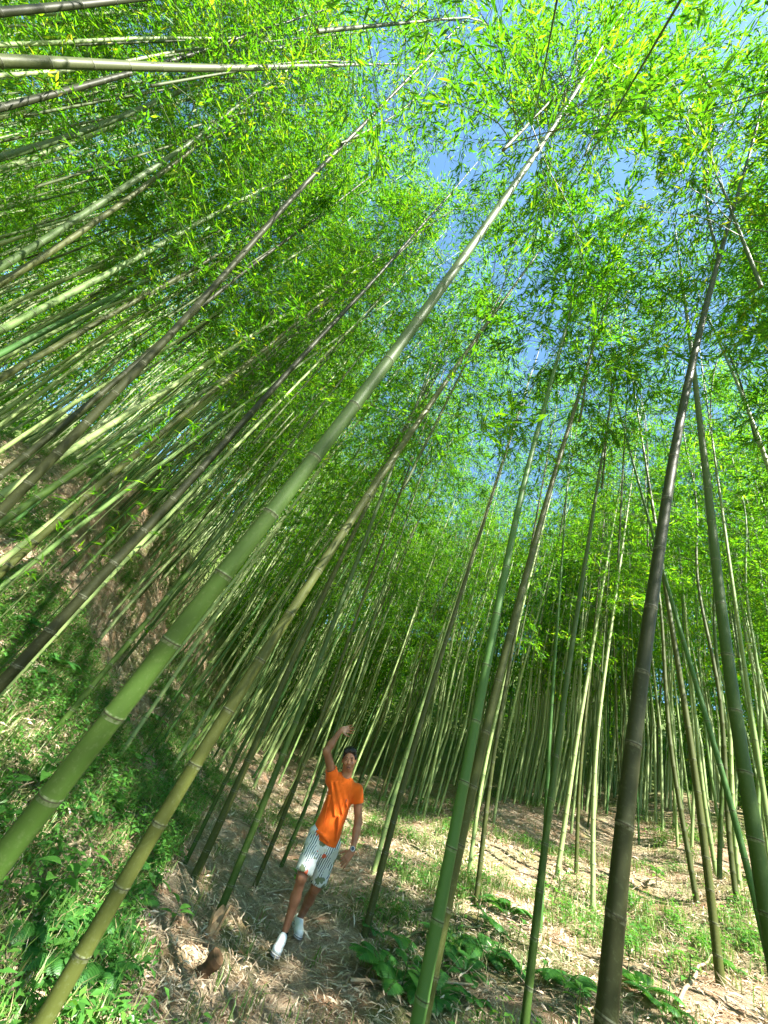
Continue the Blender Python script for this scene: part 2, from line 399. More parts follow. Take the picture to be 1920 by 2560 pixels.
def fr(f):   # picture frames used while measuring the photograph
    o, s = {'TL': ((0, 0), 1.728), 'TR': ((960, 0), 1.728), 'BL': ((0, 1280), 1.728), 'BR': ((960, 1280), 1.728),
            'A': ((0, 1100), 2.59), 'B': ((900, 1500), 2.592), 'C': ((1400, 1500), 3.16)}[f]
    return lambda p: (o[0] + p[0] / s, o[1] + p[1] / s)
def ground_hit(x, y, dmax=25):
    r = pray(x, y); ts = np.linspace(1.2, dmax, 1500); P = CAM + r * ts[:, None]
    h = P[:, 2] - ground_z(P[:, 0], P[:, 1]); k = np.where(h < 0)[0]
    return P[k[0]] if len(k) else None
def hero(label, pts, d, dia, mat, H=13.5, group=None, **kw):
    """pts: [(frame, x, y), ...] from low to high along the culm; d horizontal distance in metres, or 'base' if the first point is its foot"""
    S = [fr(f)((x, y)) for f, x, y in pts]
    rays = [pray(*s) for s in S]
    if d == 'base':
        P = ground_hit(*S[0])
        if P is None: print('NO GROUND HIT', label); return
        d = math.hypot(P[0], P[1])
    az = [math.atan2(r[0], r[1]) for r in rays]; te = [r[2] / math.hypot(r[0], r[1]) for r in rays]
    zl = CAM[2] + d * te[-1]; k = 0
    gz = float(ground_z(d * math.sin(az[0]), d * math.cos(az[0])))
    Hl = gz + H * .92
    if zl > Hl: k = (d - (Hl - CAM[2]) / te[-1]) / (Hl - CAM[2])
    pz = []; pxy = []
    for a, t in zip(az, te):
        zr = d * t / (1 + k * t) ; rr = d - k * zr
        if pz and zr + CAM[2] <= pz[-1] + .05: continue
        pz.append(zr + CAM[2]); pxy.append((rr * math.sin(a), rr * math.cos(a)))
    pxy = np.array(pxy); pz = np.array(pz)
    # extend to the ground
    m = min(len(pz) - 1, 2)
    sl = (pxy[m] - pxy[0]) / (pz[m] - pz[0]) * .6
    x0 = pxy[0]
    for _ in range(3):
        g = float(ground_z(*x0)); x0 = pxy[0] - sl * (pz[0] - g)
    if pz[0] > g + .05: pz = np.insert(pz, 0, g); pxy = np.vstack([x0, pxy])
    else: pz[0] = min(g, pz[1] - .05)
    top = g + H
    if top > pz[-1] + .3:
        m = max(0, len(pz) - 3); su = (pxy[-1] - pxy[m]) / (pz[-1] - pz[m]); su = np.clip(su, -.12, .12)
        pxy = np.vstack([pxy, pxy[-1] + su * (top - pz[-1])]); pz = np.append(pz, top)
    return place_bamboo(label, pz, pxy, dia, mat, group, **kw)

H_ = [
 ('thickest bamboo, broad dull green culm with white node rings, crossing the frame from lower left', [('BL',0,1500),('BL',365,1050),('BL',670,655),('BL',925,325),('BL',1145,45),('TL',1340,1990),('TL',1510,1780),('TL',1659,1610),('TR',115,1420),('TR',245,1260),('TR',345,1115),('TR',440,975),('TR',715,580),('TR',855,350),('TR',990,120),('TR',1050,20)], 2.12, .100, 'green'),
 ('mossy yellow-green bamboo beside the thickest one, yellowish at its foot in the lower left', [('BL',170,2212),('BL',220,2080),('BL',330,1880),('BL',490,1660),('BL',590,1480),('BL',700,1320),('BL',810,1120),('BL',915,950),('BL',1030,780),('BL',1120,640),('BL',1230,480),('BL',1310,345),('BL',1400,200),('BL',1540,0),('TR',170,1790),('TR',300,1600),('TR',420,1430),('TR',480,1350)], 3.1, .092, 'olive'),
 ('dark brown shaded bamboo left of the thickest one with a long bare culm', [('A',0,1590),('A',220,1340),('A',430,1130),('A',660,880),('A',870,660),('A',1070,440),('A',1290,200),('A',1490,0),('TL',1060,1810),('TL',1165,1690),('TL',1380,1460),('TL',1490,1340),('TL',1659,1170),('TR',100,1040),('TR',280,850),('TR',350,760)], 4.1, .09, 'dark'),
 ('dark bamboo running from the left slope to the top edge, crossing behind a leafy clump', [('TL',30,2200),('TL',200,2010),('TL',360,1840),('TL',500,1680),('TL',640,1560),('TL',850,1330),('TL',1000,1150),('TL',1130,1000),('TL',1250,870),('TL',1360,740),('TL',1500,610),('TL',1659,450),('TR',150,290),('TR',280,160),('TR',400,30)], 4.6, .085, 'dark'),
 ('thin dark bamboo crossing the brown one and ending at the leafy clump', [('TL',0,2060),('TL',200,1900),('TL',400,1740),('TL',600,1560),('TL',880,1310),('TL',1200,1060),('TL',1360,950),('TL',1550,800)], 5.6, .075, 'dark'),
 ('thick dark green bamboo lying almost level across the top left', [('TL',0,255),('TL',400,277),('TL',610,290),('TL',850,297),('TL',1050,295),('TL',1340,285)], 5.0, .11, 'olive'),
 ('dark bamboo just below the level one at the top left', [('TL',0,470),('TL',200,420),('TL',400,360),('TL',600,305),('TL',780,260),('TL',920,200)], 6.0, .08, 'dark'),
 ('dark bamboo in the very top left corner', [('TL',0,55),('TL',300,30),('TL',600,-10)], 5.4, .08, 'dark'),
 ('grey-topped bamboo at the left edge below the two dark ones', [('TL',0,685),('TL',150,640),('TL',330,590),('TL',520,510),('TL',640,455)], 6.6, .085, 'green'),
 ('slim bamboo directly under the grey-topped one at the left edge', [('TL',0,735),('TL',200,660),('TL',420,575)], 7.5, .075, 'mix'),
 ('upper one of two parallel bamboos reaching the blue sky gap at left', [('TL',0,1165),('TL',200,1040),('TL',400,900),('TL',600,760),('TL',840,620),('TL',1010,460)], 6.0, .085, 'green'),
 ('lower one of two parallel bamboos reaching the blue sky gap at left', [('TL',0,1235),('TL',250,1070),('TL',400,970),('TL',600,830),('TL',830,640)], 6.3, .085, 'olive'),
 ('pale grey-green bamboo below the two parallel ones on the left slope', [('TL',0,1430),('TL',200,1320),('TL',400,1220),('TL',640,1090),('TL',820,980),('TL',1050,860),('TL',1300,730)], 6.4, .09, 'mix'),
 ('blue-green bamboo under the pale grey one at the left edge', [('TL',0,1530),('TL',250,1400),('TL',450,1300),('TL',620,1220),('TL',830,1110),('TL',1000,1000)], 7.2, .085, 'bright'),
 ('brownish bamboo under the blue-green one at the left edge', [('TL',0,1630),('TL',250,1500),('TL',500,1340),('TL',700,1240)], 6.8, .085, 'olive'),
 ('sunlit pale bamboo above the bare slope at the left edge', [('A',0,350),('A',150,260),('A',330,140),('A',530,20)], 5.7, .08, 'pale'),
 ('green bamboo just under the sunlit pale one on the left slope', [('A',60,490),('A',250,350),('A',450,220),('A',700,70)], 6.2, .085, 'green'),
 ('upper one of three bamboos leaning over the bare patch of the left slope', [('A',0,790),('A',200,650),('A',400,500),('A',560,350),('A',780,160),('A',1000,0)], 5.6, .06, 'mix'),
 ('middle one of three bamboos leaning over the bare patch of the left slope', [('A',0,870),('A',150,730),('A',330,580),('A',470,430),('A',650,270),('A',850,110),('A',960,20)], 5.3, .075, 'olive'),
 ('lowest and thinnest one of three bamboos over the bare patch of the left slope', [('A',0,950),('A',200,820),('A',400,640),('A',600,480),('A',820,310),('A',1000,190),('A',1200,40)], 5.2, .05, 'mix'),
 ('lit green bamboo close behind the dark brown shaded one', [('A',200,1430),('A',420,1200),('A',560,1050),('A',800,790),('A',1000,560),('A',1180,400)], 5.0, .05, 'pale'),
 ('slim green bamboo with white rings standing in herbs left of the thickest one', [('A',340,1900),('A',470,1770),('A',600,1590),('A',780,1370),('A',960,1160),('A',1130,950),('A',1330,740),('A',1500,520),('A',1650,330)], 'base', .065, 'green'),
 ('left one of three slim bamboos rising from herbs right of the thickest one', [('A',980,1900),('A',1100,1740),('A',1300,1450),('A',1500,1180),('A',1650,980)], 'base', .05, 'green'),
 ('middle one of three slim bamboos rising from herbs right of the thickest one', [('A',1020,1990),('A',1200,1740),('A',1400,1440),('A',1600,1180)], 'base', .05, 'bright'),
 ('pale right one of three slim bamboos rising from herbs right of the thickest one', [('A',1090,2160),('A',1220,1980),('A',1330,1790),('A',1500,1500),('A',1650,1290)], 'base', .06, 'pale'),
 ('upper sunlit bamboo crossing right beside the middle of the thickest one', [('A',1000,1540),('A',1100,1430),('A',1300,1190),('A',1500,930),('A',1650,740)], 6.0, .055, 'pale'),
 ('lower sunlit bamboo beside the middle of the thickest one', [('A',1080,1600),('A',1250,1350),('A',1450,1060),('A',1650,780)], 6.6, .055, 'pale'),
 ('green bamboo with a brown sheath at its foot, left of the man on the path', [('BL',925,1790),('BL',970,1650),('BL',1050,1460),('BL',1120,1310),('BL',1200,1120),('BL',1270,950),('BL',1330,760),('BL',1400,590),('BL',1500,320),('BL',1600,60)], 'base', .075, 'green'),
 ('dark green bamboo second to the left of the man, between two thinner ones', [('BL',840,1580),('BL',930,1400),('BL',1000,1230),('BL',1100,1020),('BL',1180,830),('BL',1260,640),('BL',1340,480),('BL',1460,230)], 'base', .09, 'olive'),
 ('slim bamboo just left of the dark green one among ferns', [('BL',800,1520),('BL',900,1300),('BL',1020,1060),('BL',1120,860),('BL',1230,660)], 'base', .05, 'green'),
 ('slim dark bamboo left of the man whose foot is behind his shorts', [('BL',1100,1620),('BL',1200,1380),('BL',1300,1150),('BL',1370,940),('BL',1450,700),('BL',1560,400)], 'base', .06, 'olive'),
 ('bamboo rising just behind the left side of the orange shirt', [('BL',1215,1530),('BL',1330,1270),('BL',1400,1100),('BL',1480,850),('BL',1600,500)], 'base', .06, 'green'),
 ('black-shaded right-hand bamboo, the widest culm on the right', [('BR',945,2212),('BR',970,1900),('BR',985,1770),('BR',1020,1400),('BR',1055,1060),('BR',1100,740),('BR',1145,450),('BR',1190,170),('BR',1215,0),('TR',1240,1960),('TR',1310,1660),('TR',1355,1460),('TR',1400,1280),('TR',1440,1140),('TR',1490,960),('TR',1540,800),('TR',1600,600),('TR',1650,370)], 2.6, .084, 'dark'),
 ('front one of the two crossing green bamboos in the middle foreground', [('BR',150,2212),('BR',205,1920),('BR',240,1740),('BR',300,1410),('BR',350,1090),('BR',395,930),('BR',450,620),('BR',510,330),('BR',570,0),('TR',620,2000),('TR',660,1880)], 3.0, .074, 'bright'),
 ('rear one of the two crossing green bamboos in the middle foreground', [('BR',230,1900),('BR',270,1650),('BR',335,1350),('BR',400,1080),('BR',460,830),('BR',525,600),('BR',570,450),('BR',620,230),('BR',690,0),('TR',740,2020),('TR',790,1880)], 3.35, .074, 'olive'),
 ('straight green bamboo bowing right, between the crossing pair and the black one', [('B',1130,2180),('B',1160,1900),('B',1200,1500),('B',1250,1150),('B',1290,800),('B',1330,560),('B',1370,300),('B',1420,0)], 4.6, .062, 'green'),
 ('blue-green bamboo right behind the bowing green one', [('B',1200,1650),('B',1210,1200),('B',1225,900),('B',1245,600),('B',1290,0)], 7.2, .06, 'bright'),
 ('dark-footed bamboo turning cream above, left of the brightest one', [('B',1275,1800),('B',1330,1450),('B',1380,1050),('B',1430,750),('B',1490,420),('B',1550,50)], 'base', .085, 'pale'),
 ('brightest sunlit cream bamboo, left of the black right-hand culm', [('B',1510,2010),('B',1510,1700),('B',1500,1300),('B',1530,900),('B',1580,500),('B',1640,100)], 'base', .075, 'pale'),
 ('dull slim bamboo between the dark-footed and the brightest one', [('B',1400,1780),('B',1400,1500),('B',1430,1000),('B',1490,500)], 'base', .065, 'olive'),
 ('dark straight bamboo to the right of the man, foot in the ferns', [('B',30,2180),('B',130,1760),('B',200,1450),('B',300,1080),('B',380,860),('B',460,560),('B',560,250),('B',640,0)], 'base', .08, 'olive'),
 ('pale bamboo behind the dark straight one right of the man', [('B',85,1780),('B',150,1500),('B',250,1150),('B',350,850),('B',430,600)], 'base', .07, 'pale'),
 ('bamboo with a small creeper at its foot on the sunny rise', [('B',410,1440),('B',440,1250),('B',490,1000),('B',560,730),('B',600,450),('B',720,30)], 'base', .07, 'mix'),
 ('slim bamboo left of the crossing pair on the sunny rise', [('B',530,1310),('B',560,1180),('B',620,950),('B',680,600),('B',740,200),('B',810,0)], 'base', .06, 'green'),
 ('yellow-footed pale bamboo just right of the crossing pair', [('B',705,1780),('B',720,1550),('B',780,1200),('B',850,850),('B',920,600),('B',1040,100)], 'base', .07, 'pale'),
 ('dark-footed bamboo next right of the yellow-footed pale one', [('B',750,1990),('B',790,1600),('B',830,1200),('B',885,850),('B',960,480)], 'base', .07, 'olive'),
 ('pale bamboo leaning right over the bright rise in the centre', [('B',865,1450),('B',900,1200),('B',960,860),('B',1010,600),('B',1070,400),('B',1180,0)], 'base', .07, 'pale'),
 ('short-looking pale bamboo alone on the bright rise in the centre', [('B',1060,1180),('B',1100,900),('B',1190,500)], 'base', .08, 'pale'),
 ('green bamboo with its foot just right of the black culm', [('C',625,1930),('C',610,1500),('C',600,1200)], 'base', .05, 'bright'),
 ('sunlit bamboo in the centre of the dense right-hand stand', [('C',930,1950),('C',900,1500),('C',880,1100),('C',885,600),('C',885,330)], 'base', .06, 'pale'),
 ('bamboo with a dark stub at its foot in the right-hand stand', [('C',1000,1980),('C',960,1700),('C',930,1400),('C',880,900),('C',800,400)], 'base', .055, 'mix'),
 ('slim bamboo right of the one with the dark stub', [('C',1060,1880),('C',990,1400),('C',940,1000),('C',900,600)], 'base', .055, 'mix'),
 ('mottled bamboo left of the bright green leaning one at right', [('C',1240,2190),('C',1160,1800),('C',1100,1300),('C',1060,800),('C',1000,250),('C',980,0)], 'base', .075, 'mix'),
 ('broad dull bamboo leaning left behind the mottled one', [('C',1110,1650),('C',1050,1200),('C',990,850),('C',930,500),('C',870,150),('C',850,0)], 7.0, .085, 'olive'),
 ('vivid green leaning bamboo near the right edge', [('C',1520,2180),('C',1400,1700),('C',1290,1350),('C',1180,1000),('C',1080,720),('C',1000,400),('C',890,50)], 5.4, .055, 'bright'),
 ('big dark bamboo at the right edge with one sunlit patch', [('C',1600,2200),('C',1500,1750),('C',1450,1400),('C',1390,900),('C',1325,550),('C',1250,0),('TR',1400,2050),('TR',1375,1950),('TR',1345,1640)], 3.75, .09, 'green'),
 ('slim bamboo between the vivid green one and the mottled one', [('C',1290,1950),('C',1220,1600),('C',1150,1100),('C',1110,600),('C',1080,100)], 'base', .06, 'mix'),
 ('thin sunlit bamboo crossing behind the vivid green one', [('C',1370,1850),('C',1280,1550),('C',1200,1150),('C',1150,900)], 'base', .055, 'pale'),
 ('slim bamboo right of the big dark one at the right edge', [('C',1640,1700),('C',1520,1000),('C',1440,400),('C',1380,0)], 6.5, .055, 'mix'),
 ('pale bamboo at the upper right edge leaning left into the leaves', [('TR',1659,2000),('TR',1600,1850),('TR',1550,1700),('TR',1470,1530),('TR',1405,1380)], 5.5, .085, 'pale'),
]
def clump(parent, P, rad, n):
    r = np.random.default_rng(11); G = Geo(); b = np.array(parent.location); c = np.array(P) - b
    for _ in range(26):
        d = unit(r.normal(0, 1, 3)); G.tube(np.array([c, c + d * rad * .5, c + d * rad * r.uniform(.7, 1)]), [.004, .003, .001], 3, m=1, cap=False)
    q = unit(r.normal(0, 1, (n, 3))) * (rad * r.random((n, 1)) ** .6) * np.array([.7, .7, 1.5]) * (.6 + .8 * r.random((n, 1))); D = unit(q + r.normal(0, .25, (n, 3)) + [0, 0, -.15]); L = r.uniform(.10, .17, n)
    G.sleaves(c + q, D, unit(r.normal(0, 1, (n, 3))), L, L * .16); G.build('leaf_clump', [M_LEAF, M_TWIG], parent)
for k_, (lab, pts, d, dia, mat) in enumerate(H_):
    t_ = hero(lab, pts, d, dia, mat, **({'ci': 5} if 'thickest bamboo, broad' in lab or 'black-shaded' in lab or 'long bare culm' in lab or 'top edge' in lab else {}))
    if 'ending at the leafy clump' in lab:
        rr_ = pray(812, 500); clump(t_, CAM + rr_ * (5.2 / math.hypot(rr_[0], rr_[1])), .34, 620)
print('heroes', len(OCC))

# prototypes for the rest of the grove: culm meshes shared by copies
PROTO = []
for i in range(9):
    zz = np.linspace(-.1, 12.8 + .3 * i, 40); a, b = rng.uniform(-1, 1, 2)
    cc = np.stack([a * .35 * np.sin(zz / 13 * 2.4) + .05 * np.sin(zz * 1.3 + i), b * .35 * np.sin(zz / 12 * 2.2) + .05 * np.cos(zz * 1.1 + i)], -1); cc -= cc[0]
    G = culm_geo(cc, zz, .037, .006, 8, .32, rng.random(), False)
    PROTO.append((lambda m: [G.build('culm', [M_CULM[m]], attr='node', smooth=True, link=False).data for _ in (0,)][0], zz, cc))
PM = []
for i, (f, zz, cc) in enumerate(PROTO):
    G = culm_geo(cc, zz, .037, .006, 8, .32, rng.random(), False)
    PM.append((G.build('culm', [M_CULM[['mix', 'pale', 'green', 'mix', 'olive', 'pale', 'mix', 'bright', 'green'][i]]], attr='node', smooth=True, link=False).data, zz, cc))
ZONES = {
 'L': ('slender bamboo in the crowded stand high on the left slope', 'crowded bamboos on the left slope'),
 'M': ('slender bamboo in the stand behind the man and the path', 'bamboos of the stand behind the man'),
 'R': ('slender bamboo in the dense stand at the back on the right', 'bamboos of the dense right-hand stand'),
 'O': ('bamboo beside the viewpoint, or added behind it for shade, whose crown joins the canopy overhead', 'bamboos whose crowns close the canopy overhead'),
}
def grove_bamboo(x, y, zone, s=None, lean=None, ci=None):
    i = int(rng.integers(len(PM))) if ci is None else ci
    me, zz, cc = PM[i]; g = float(ground_z(x, y))
    lab, grp = ZONES[zone]
    t = thing('bamboo', lab, 'bamboo', (x, y, g), grp, rotz=rng.uniform(0, 6.28))
    s = rng.uniform(.85, 1.08) if s is None else s
    t.scale = (s, s, s)
    lx, ly = (rng.normal(0, .035), rng.normal(0, .035)) if lean is None else lean
    t.rotation_euler = (lx, ly, t.rotation_euler[2])
    c = bpy.data.objects.new('culm', me); COL.objects.link(c); c.parent = t
    f = rng.uniform(.75, 1.25); c.scale = (.78, .78, 1) if zone == 'L' or math.hypot(x, y) > 11 else (1, 1, 1)
    o = bpy.data.objects.new('crown', CROWNS[int(rng.choice([0, 3])) if zone == 'O' else int(rng.choice([1, 6, 4, 2, 3, 4]))]); COL.objects.link(o); o.parent = t
    k = np.searchsorted(zz, 8); o.location = (cc[k, 0], cc[k, 1], rng.uniform(-.4, .4)); o.rotation_euler = (0, 0, rng.uniform(0, 6.28))
    OCC.append((x, y))
def scatter(zone, az0, az1, d0, d1, count, mind):
    n = 0; tries = 0
    while n < count and tries < 20000:
        tries += 1
        az = R(rng.uniform(az0, az1)); d = math.sqrt(rng.uniform(d0 ** 2, d1 ** 2)); x, y = d * math.sin(az), d * math.cos(az)
        if any((x - a) ** 2 + (y - b) ** 2 < mind ** 2 for a, b in OCC): continue
        if math.hypot(x - 1.0, y - 5.2) < 1.0: continue
        if vnoise(x, y, .42, 21) < .50 and zone != 'O': continue
        grove_bamboo(x, y, zone); n += 1
    print(zone, n)
scatter('L', -88, -12, 6.4, 17, 112, .38)
scatter('M', -10, 22, 9.0, 19, 50, .45)
scatter('R', 22, 60, 9.5, 20, 70, .45)
scatter('O', 58, 108, 2.2, 6.5, 12, .8)
for a, b in ((-.9, -2.0), (-1.8, -3.6), (-.5, -4.6), (-2.6, -2.2), (-2.9, -4.4), (2.3, -2.7), (1.5, -2.0), (3.2, -3.9)): grove_bamboo(a, b, 'O')  # bamboos added behind the viewpoint to cast shade on the foreground

for k_, (a, b) in enumerate((((-.6, -1.5), (-.5, .9)), ((1.6, -.9), (1.1, .3)), ((2.3, -.3), (2.1, 1.0)), ((-2.4, -.8), (-2.3, .8)), ((.1, -2.2), (.2, 1.2)))):
    zz_ = np.linspace(0, 8.2, 8); q_ = np.array(a)[None] + (np.array(b) - np.array(a))[None] * np.clip(zz_ / 7.5, 0, 1.25)[:, None] ** 1.6
    place_bamboo('bamboo arching over the viewpoint from behind, only its leafy top in sight', zz_ + float(ground_z(*a)), q_, .034, 'green', 'bamboos arching over the viewpoint', ci=[6, 0, 6, 6, 0][k_], cz=2.2)

# ------------------------------------------------------------------ far grove, one mass
def far_grove():
    G = Geo(); r = np.random.default_rng(5); LP = []; 
    for _ in range(620):
        az = R(r.uniform(-100, 75)); d = math.sqrt(r.uniform(14.5 ** 2, 34 ** 2)); x, y = d * math.sin(az), d * math.cos(az)
        g = float(ground_z(x, y)); H = r.uniform(12, 15); l = r.normal(0, .04, 2)
        zz = np.linspace(0, H, 7); P = np.stack([x + l[0] * zz + .1 * np.sin(zz), y + l[1] * zz, g + zz], -1)
        G.tube(P, np.linspace(.042, .008, 7), 5, m=0, cap=False)
        n = 230 if d < 19 else 400; h = (.03 if d > 21 else .26) * H + r.random(n) ** .95 * H * (.97 if d > 21 else .74)
        ra = 1.35 * np.sqrt(r.random(n)) * np.sin(np.clip(h / H, .2, 1) * 2.6) ; th = r.uniform(0, 6.28, n)
        LP.append(np.stack([x + l[0] * h + ra * np.cos(th), y + l[1] * h + ra * np.sin(th), g + h], -1))
    for _ in range(520):
        az = R(r.uniform(-75, 56)); d = r.uniform(12.5, 26); x, y = d * math.sin(az), d * math.cos(az); H = r.uniform(10, 13); l = r.normal(0, .045, 2)
        zz = np.linspace(0, H, 6); P = np.stack([x + l[0] * zz + .12 * np.sin(zz * .8), y + l[1] * zz, float(ground_z(x, y)) + zz], -1); G.tube(P, np.linspace(.036, .010, 6), 5, m=0, cap=False)
    LP = np.concatenate(LP); n = len(LP); k = 3
    LP = np.repeat(LP, k, 0) + r.normal(0, .05, (n * k, 3)); n *= k
    D = unit(r.normal(0, 1, (n, 3)) + [0, 0, -.5]); Nn = unit(r.normal(0, .6, (n, 3)) + [0, 0, 1]); L = r.uniform(.15, .28, n) * (.7 + np.linalg.norm(LP[:, :2], axis=1) / 38)
    G.sleaves(LP, D, Nn, L, L * .2, m=1)
    o = G.build('bamboo_grove', [M_CULM['mix'], M_LEAF], attr='node', smooth=False)
    tag(o, 'far mass of bamboo closing off the grove behind the nearer culms', None, None, 'stuff')
far_grove()

# ------------------------------------------------------------------ forest floor
def sample_floor(n, dmin, dmax, az0=-72, az1=66, p=1.0):
    az = np.radians(rng.uniform(az0, az1, n)); u = rng.random(n) ** p; d = dmin + (dmax - dmin) * u
    return d * np.sin(az), d * np.cos(az), d
def green_mask(x, y):
    n = vnoise(x, y, .9, 5) * .6 + vnoise(x, y, 2.7, 6) * .4
    b = np.zeros_like(x)
    b += .02 * (x < -3.8); b += .30 * ((x < -.3) & (y < 7.5) & (x > -3.8)) + .24 * ((x > .9) & (np.hypot(x, y) < 3.9)) - .12 * ((x > -.2) & (np.hypot(x, y) > 4.3))
    return np.clip((n + b - .46) * 6, 0, 1)
def floor_stuff():
    # dry leaves and straw
    x, y, d = [np.concatenate(q) for q in zip(sample_floor(125000, 1.6, 16, p=1.15), sample_floor(30000, 6, 17, -62, -3), sample_floor(16000, 6, 18, 15, 60))]; z = ground_z(x, y); n = len(x)
    G = Geo(); e = .01
    gx = (ground_z(x + .05, y) - z) / .05; gy = (ground_z(x, y + .05) - z) / .05; Nn = unit(np.stack([-gx, -gy, np.ones(n)], -1) + rng.normal(0, .35, (n, 3)))
    th = rng.uniform(0, 6.28, n); D = np.stack([np.cos(th), np.sin(th), np.zeros(n)], -1); D = unit(D - Nn * (D * Nn).sum(1)[:, None] + np.array([0, 0, .12]))
    L = rng.uniform(.035, .11, n) * (1 + d * .03); straw = rng.random(n) < .5
    G.leaves(np.stack([x, y, z + rng.uniform(.0, .035, n)], -1), D, Nn, np.where(straw, L * 1.7, L), np.where(straw, L * .045, L * .17), fold=.3, droop=.15)
    tag(G.build('leaf_litter', [M_STRAW]), 'carpet of dry tan bamboo leaves and straw on the forest floor', None, None, 'stuff')
    x, y, d = sample_floor(2600, 1.6, 13, p=1.1); n = len(x); z = ground_z(x, y); th = rng.uniform(0, 6.28, n); L = rng.uniform(.15, .6, n); G = Geo()
    a = np.stack([x, y, z + .012], -1); x2 = x + L * np.cos(th); y2 = y + L * np.sin(th); b = np.stack([x2, y2, ground_z(x2, y2) + rng.uniform(.0, .09, n)], -1); w_ = rng.uniform(.0015, .005, n)[:, None]
    s1 = unit(np.cross(b - a, [0, 0, 1.])) * w_; s2 = np.array([0, 0, 1.]) * w_; V = np.stack([a + s1, a + s2, a - s1, b + s1 * .6, b + s2 * .6, b - s1 * .6], 1); i = np.arange(n)[:, None] * 6
    G.add(V.reshape(-1, 3), None, np.concatenate([i + [[0, 1, 4, 3]], i + [[1, 2, 5, 4]]]))
    tag(G.build('dry_twigs', [M_STICK]), 'thin dry twigs strewn over the litter', None, None, 'stuff')
    # grass in tufts
    x, y, d = [np.concatenate(q) for q in zip(sample_floor(9000, 1.5, 18, p=1.1), sample_floor(4500, 6, 16, -62, -3), sample_floor(2500, 6, 17, 15, 60))]; k = rng.random(len(x)) < green_mask(x, y) * .9 + .10; x, y, d = x[k], y[k], d[k]
    m = 13; x = np.repeat(x, m) + rng.normal(0, .05, len(x) * m); y = np.repeat(y, m) + rng.normal(0, .05, len(y) * m); n = len(x); z = ground_z(x, y)
    th = rng.uniform(0, 6.28, n); L = rng.uniform(.06, .26, n); W = rng.uniform(.004, .009, n); o = np.stack([np.cos(th), np.sin(th), np.zeros(n)], -1); s = np.stack([-np.sin(th), np.cos(th), np.zeros(n)], -1)
    P = np.stack([x, y, z - .01], -1); b = rng.uniform(.2, .9, n)[:, None]; up = np.array([0, 0, 1.])
    c1 = P + up * L[:, None] * .55 + o * L[:, None] * b * .2; c2 = P + up * L[:, None] * (.95 - .35 * b) + o * L[:, None] * b * .8; w_ = W[:, None] * .5
    V = np.stack([P - s * w_, P + s * w_, c1 + s * w_, c1 - s * w_, c2], 1); i = np.arange(n)[:, None] * 5
    G = Geo(); G.add(V.reshape(-1, 3), i + [[3, 2, 4]], i + [[0, 1, 2, 3]])
    tag(G.build('grass', [M_GRASS]), 'tufts of short green and straw-coloured grass on the slopes', None, None, 'stuff')
    # small herbs
    x, y, d = [np.concatenate(q) for q in zip(sample_floor(17000, 1.3, 17, p=1.15), sample_floor(9000, 5.5, 16, -62, -3), sample_floor(3000, 6, 17, 15, 60))]; k = rng.random(len(x)) < green_mask(x, y); x, y, d = x[k], y[k], d[k]; n0 = len(x)
    m = 9; hx = np.repeat(x, m); hy = np.repeat(y, m); n = len(hx); h = np.repeat(rng.uniform(.04, .26, n0), m) * rng.uniform(.3, 1, n)
    th = rng.uniform(0, 6.28, n); rr = rng.uniform(.0, .05, n)
    P = np.stack([hx + rr * np.cos(th), hy + rr * np.sin(th), ground_z(hx, hy) + h], -1)
    D = unit(np.stack([np.cos(th), np.sin(th), rng.uniform(-.35, .5, n)], -1)); Nn = unit(np.stack([-.3 * np.cos(th), -.3 * np.sin(th), np.ones(n)], -1) + rng.normal(0, .25, (n, 3)))
    L = np.repeat(rng.uniform(.035, .085, n0), m) * rng.uniform(.7, 1.2, n)
    G = Geo(); G.leaves(P, D, Nn, L, L * .42, fold=.12, droop=.15)
    B = np.stack([x, y, ground_z(x, y)], -1); T = B + np.array([0, 0, .2]) + rng.normal(0, .02, (n0, 3)); q = np.array([.0015, 0, 0])
    V = np.stack([B - q, B + q, T + q * .5, T - q * .5], 1); i = np.arange(n0)[:, None] * 4; G.add(V.reshape(-1, 3), None, i + [[0, 1, 2, 3]])
    tag(G.build('ground_cover', [M_HERB]), 'low leafy green herbs covering the shaded parts of the floor', None, None, 'stuff')
floor_stuff()

def at_pix(x, y, dmax=25):
    p = ground_hit(x, y, dmax); return p
# ferns
def fern_mesh(seed, nf=8, Lf=.5):
    r = np.random.default_rng(seed); G = Geo()
    for f in range(nf):
        th = f / nf * 6.28 + r.uniform(-.3, .3); L = Lf * r.uniform(.7, 1.15); n = 20
        t = np.linspace(0, 1, n); rad = L * (t * .85 - .08 * t ** 3); hz = L * (1.0 * t - .85 * t ** 2) * r.uniform(.6, 1.1)
        P = np.stack([rad * math.cos(th), rad * math.sin(th), hz], -1); G.tube(P, np.linspace(.003, .0008, n), 3, cap=False)
        T = unit(np.gradient(P, axis=0)); S = unit(np.cross(T, [0, 0, 1.])); U = np.cross(S, T)
        k = slice(3, n - 1); tt = t[k]; pl = L * .24 * np.sin(np.clip(tt * 1.02, 0, 1) * np.pi) ** .7 + .008
        for sg in (-1, 1):
            D = unit(S[k] * sg + T[k] * .35 - U[k] * .12)
            G.leaves(P[k], D, U[k], pl, np.full(len(tt), L / n * .8), fold=.1, droop=.12)
            D2 = P[k] + (T[k] * L / n * .5); G.leaves(D2, D, U[k], pl * .97, np.full(len(tt), L / n * .7), fold=.1, droop=.12)
    return G.build('fern', [M_FERN], link=False).data
FERNS = [fern_mesh(s, n, l) for s, n, l in ((1, 8, .42), (2, 6, .34), (3, 10, .5))]
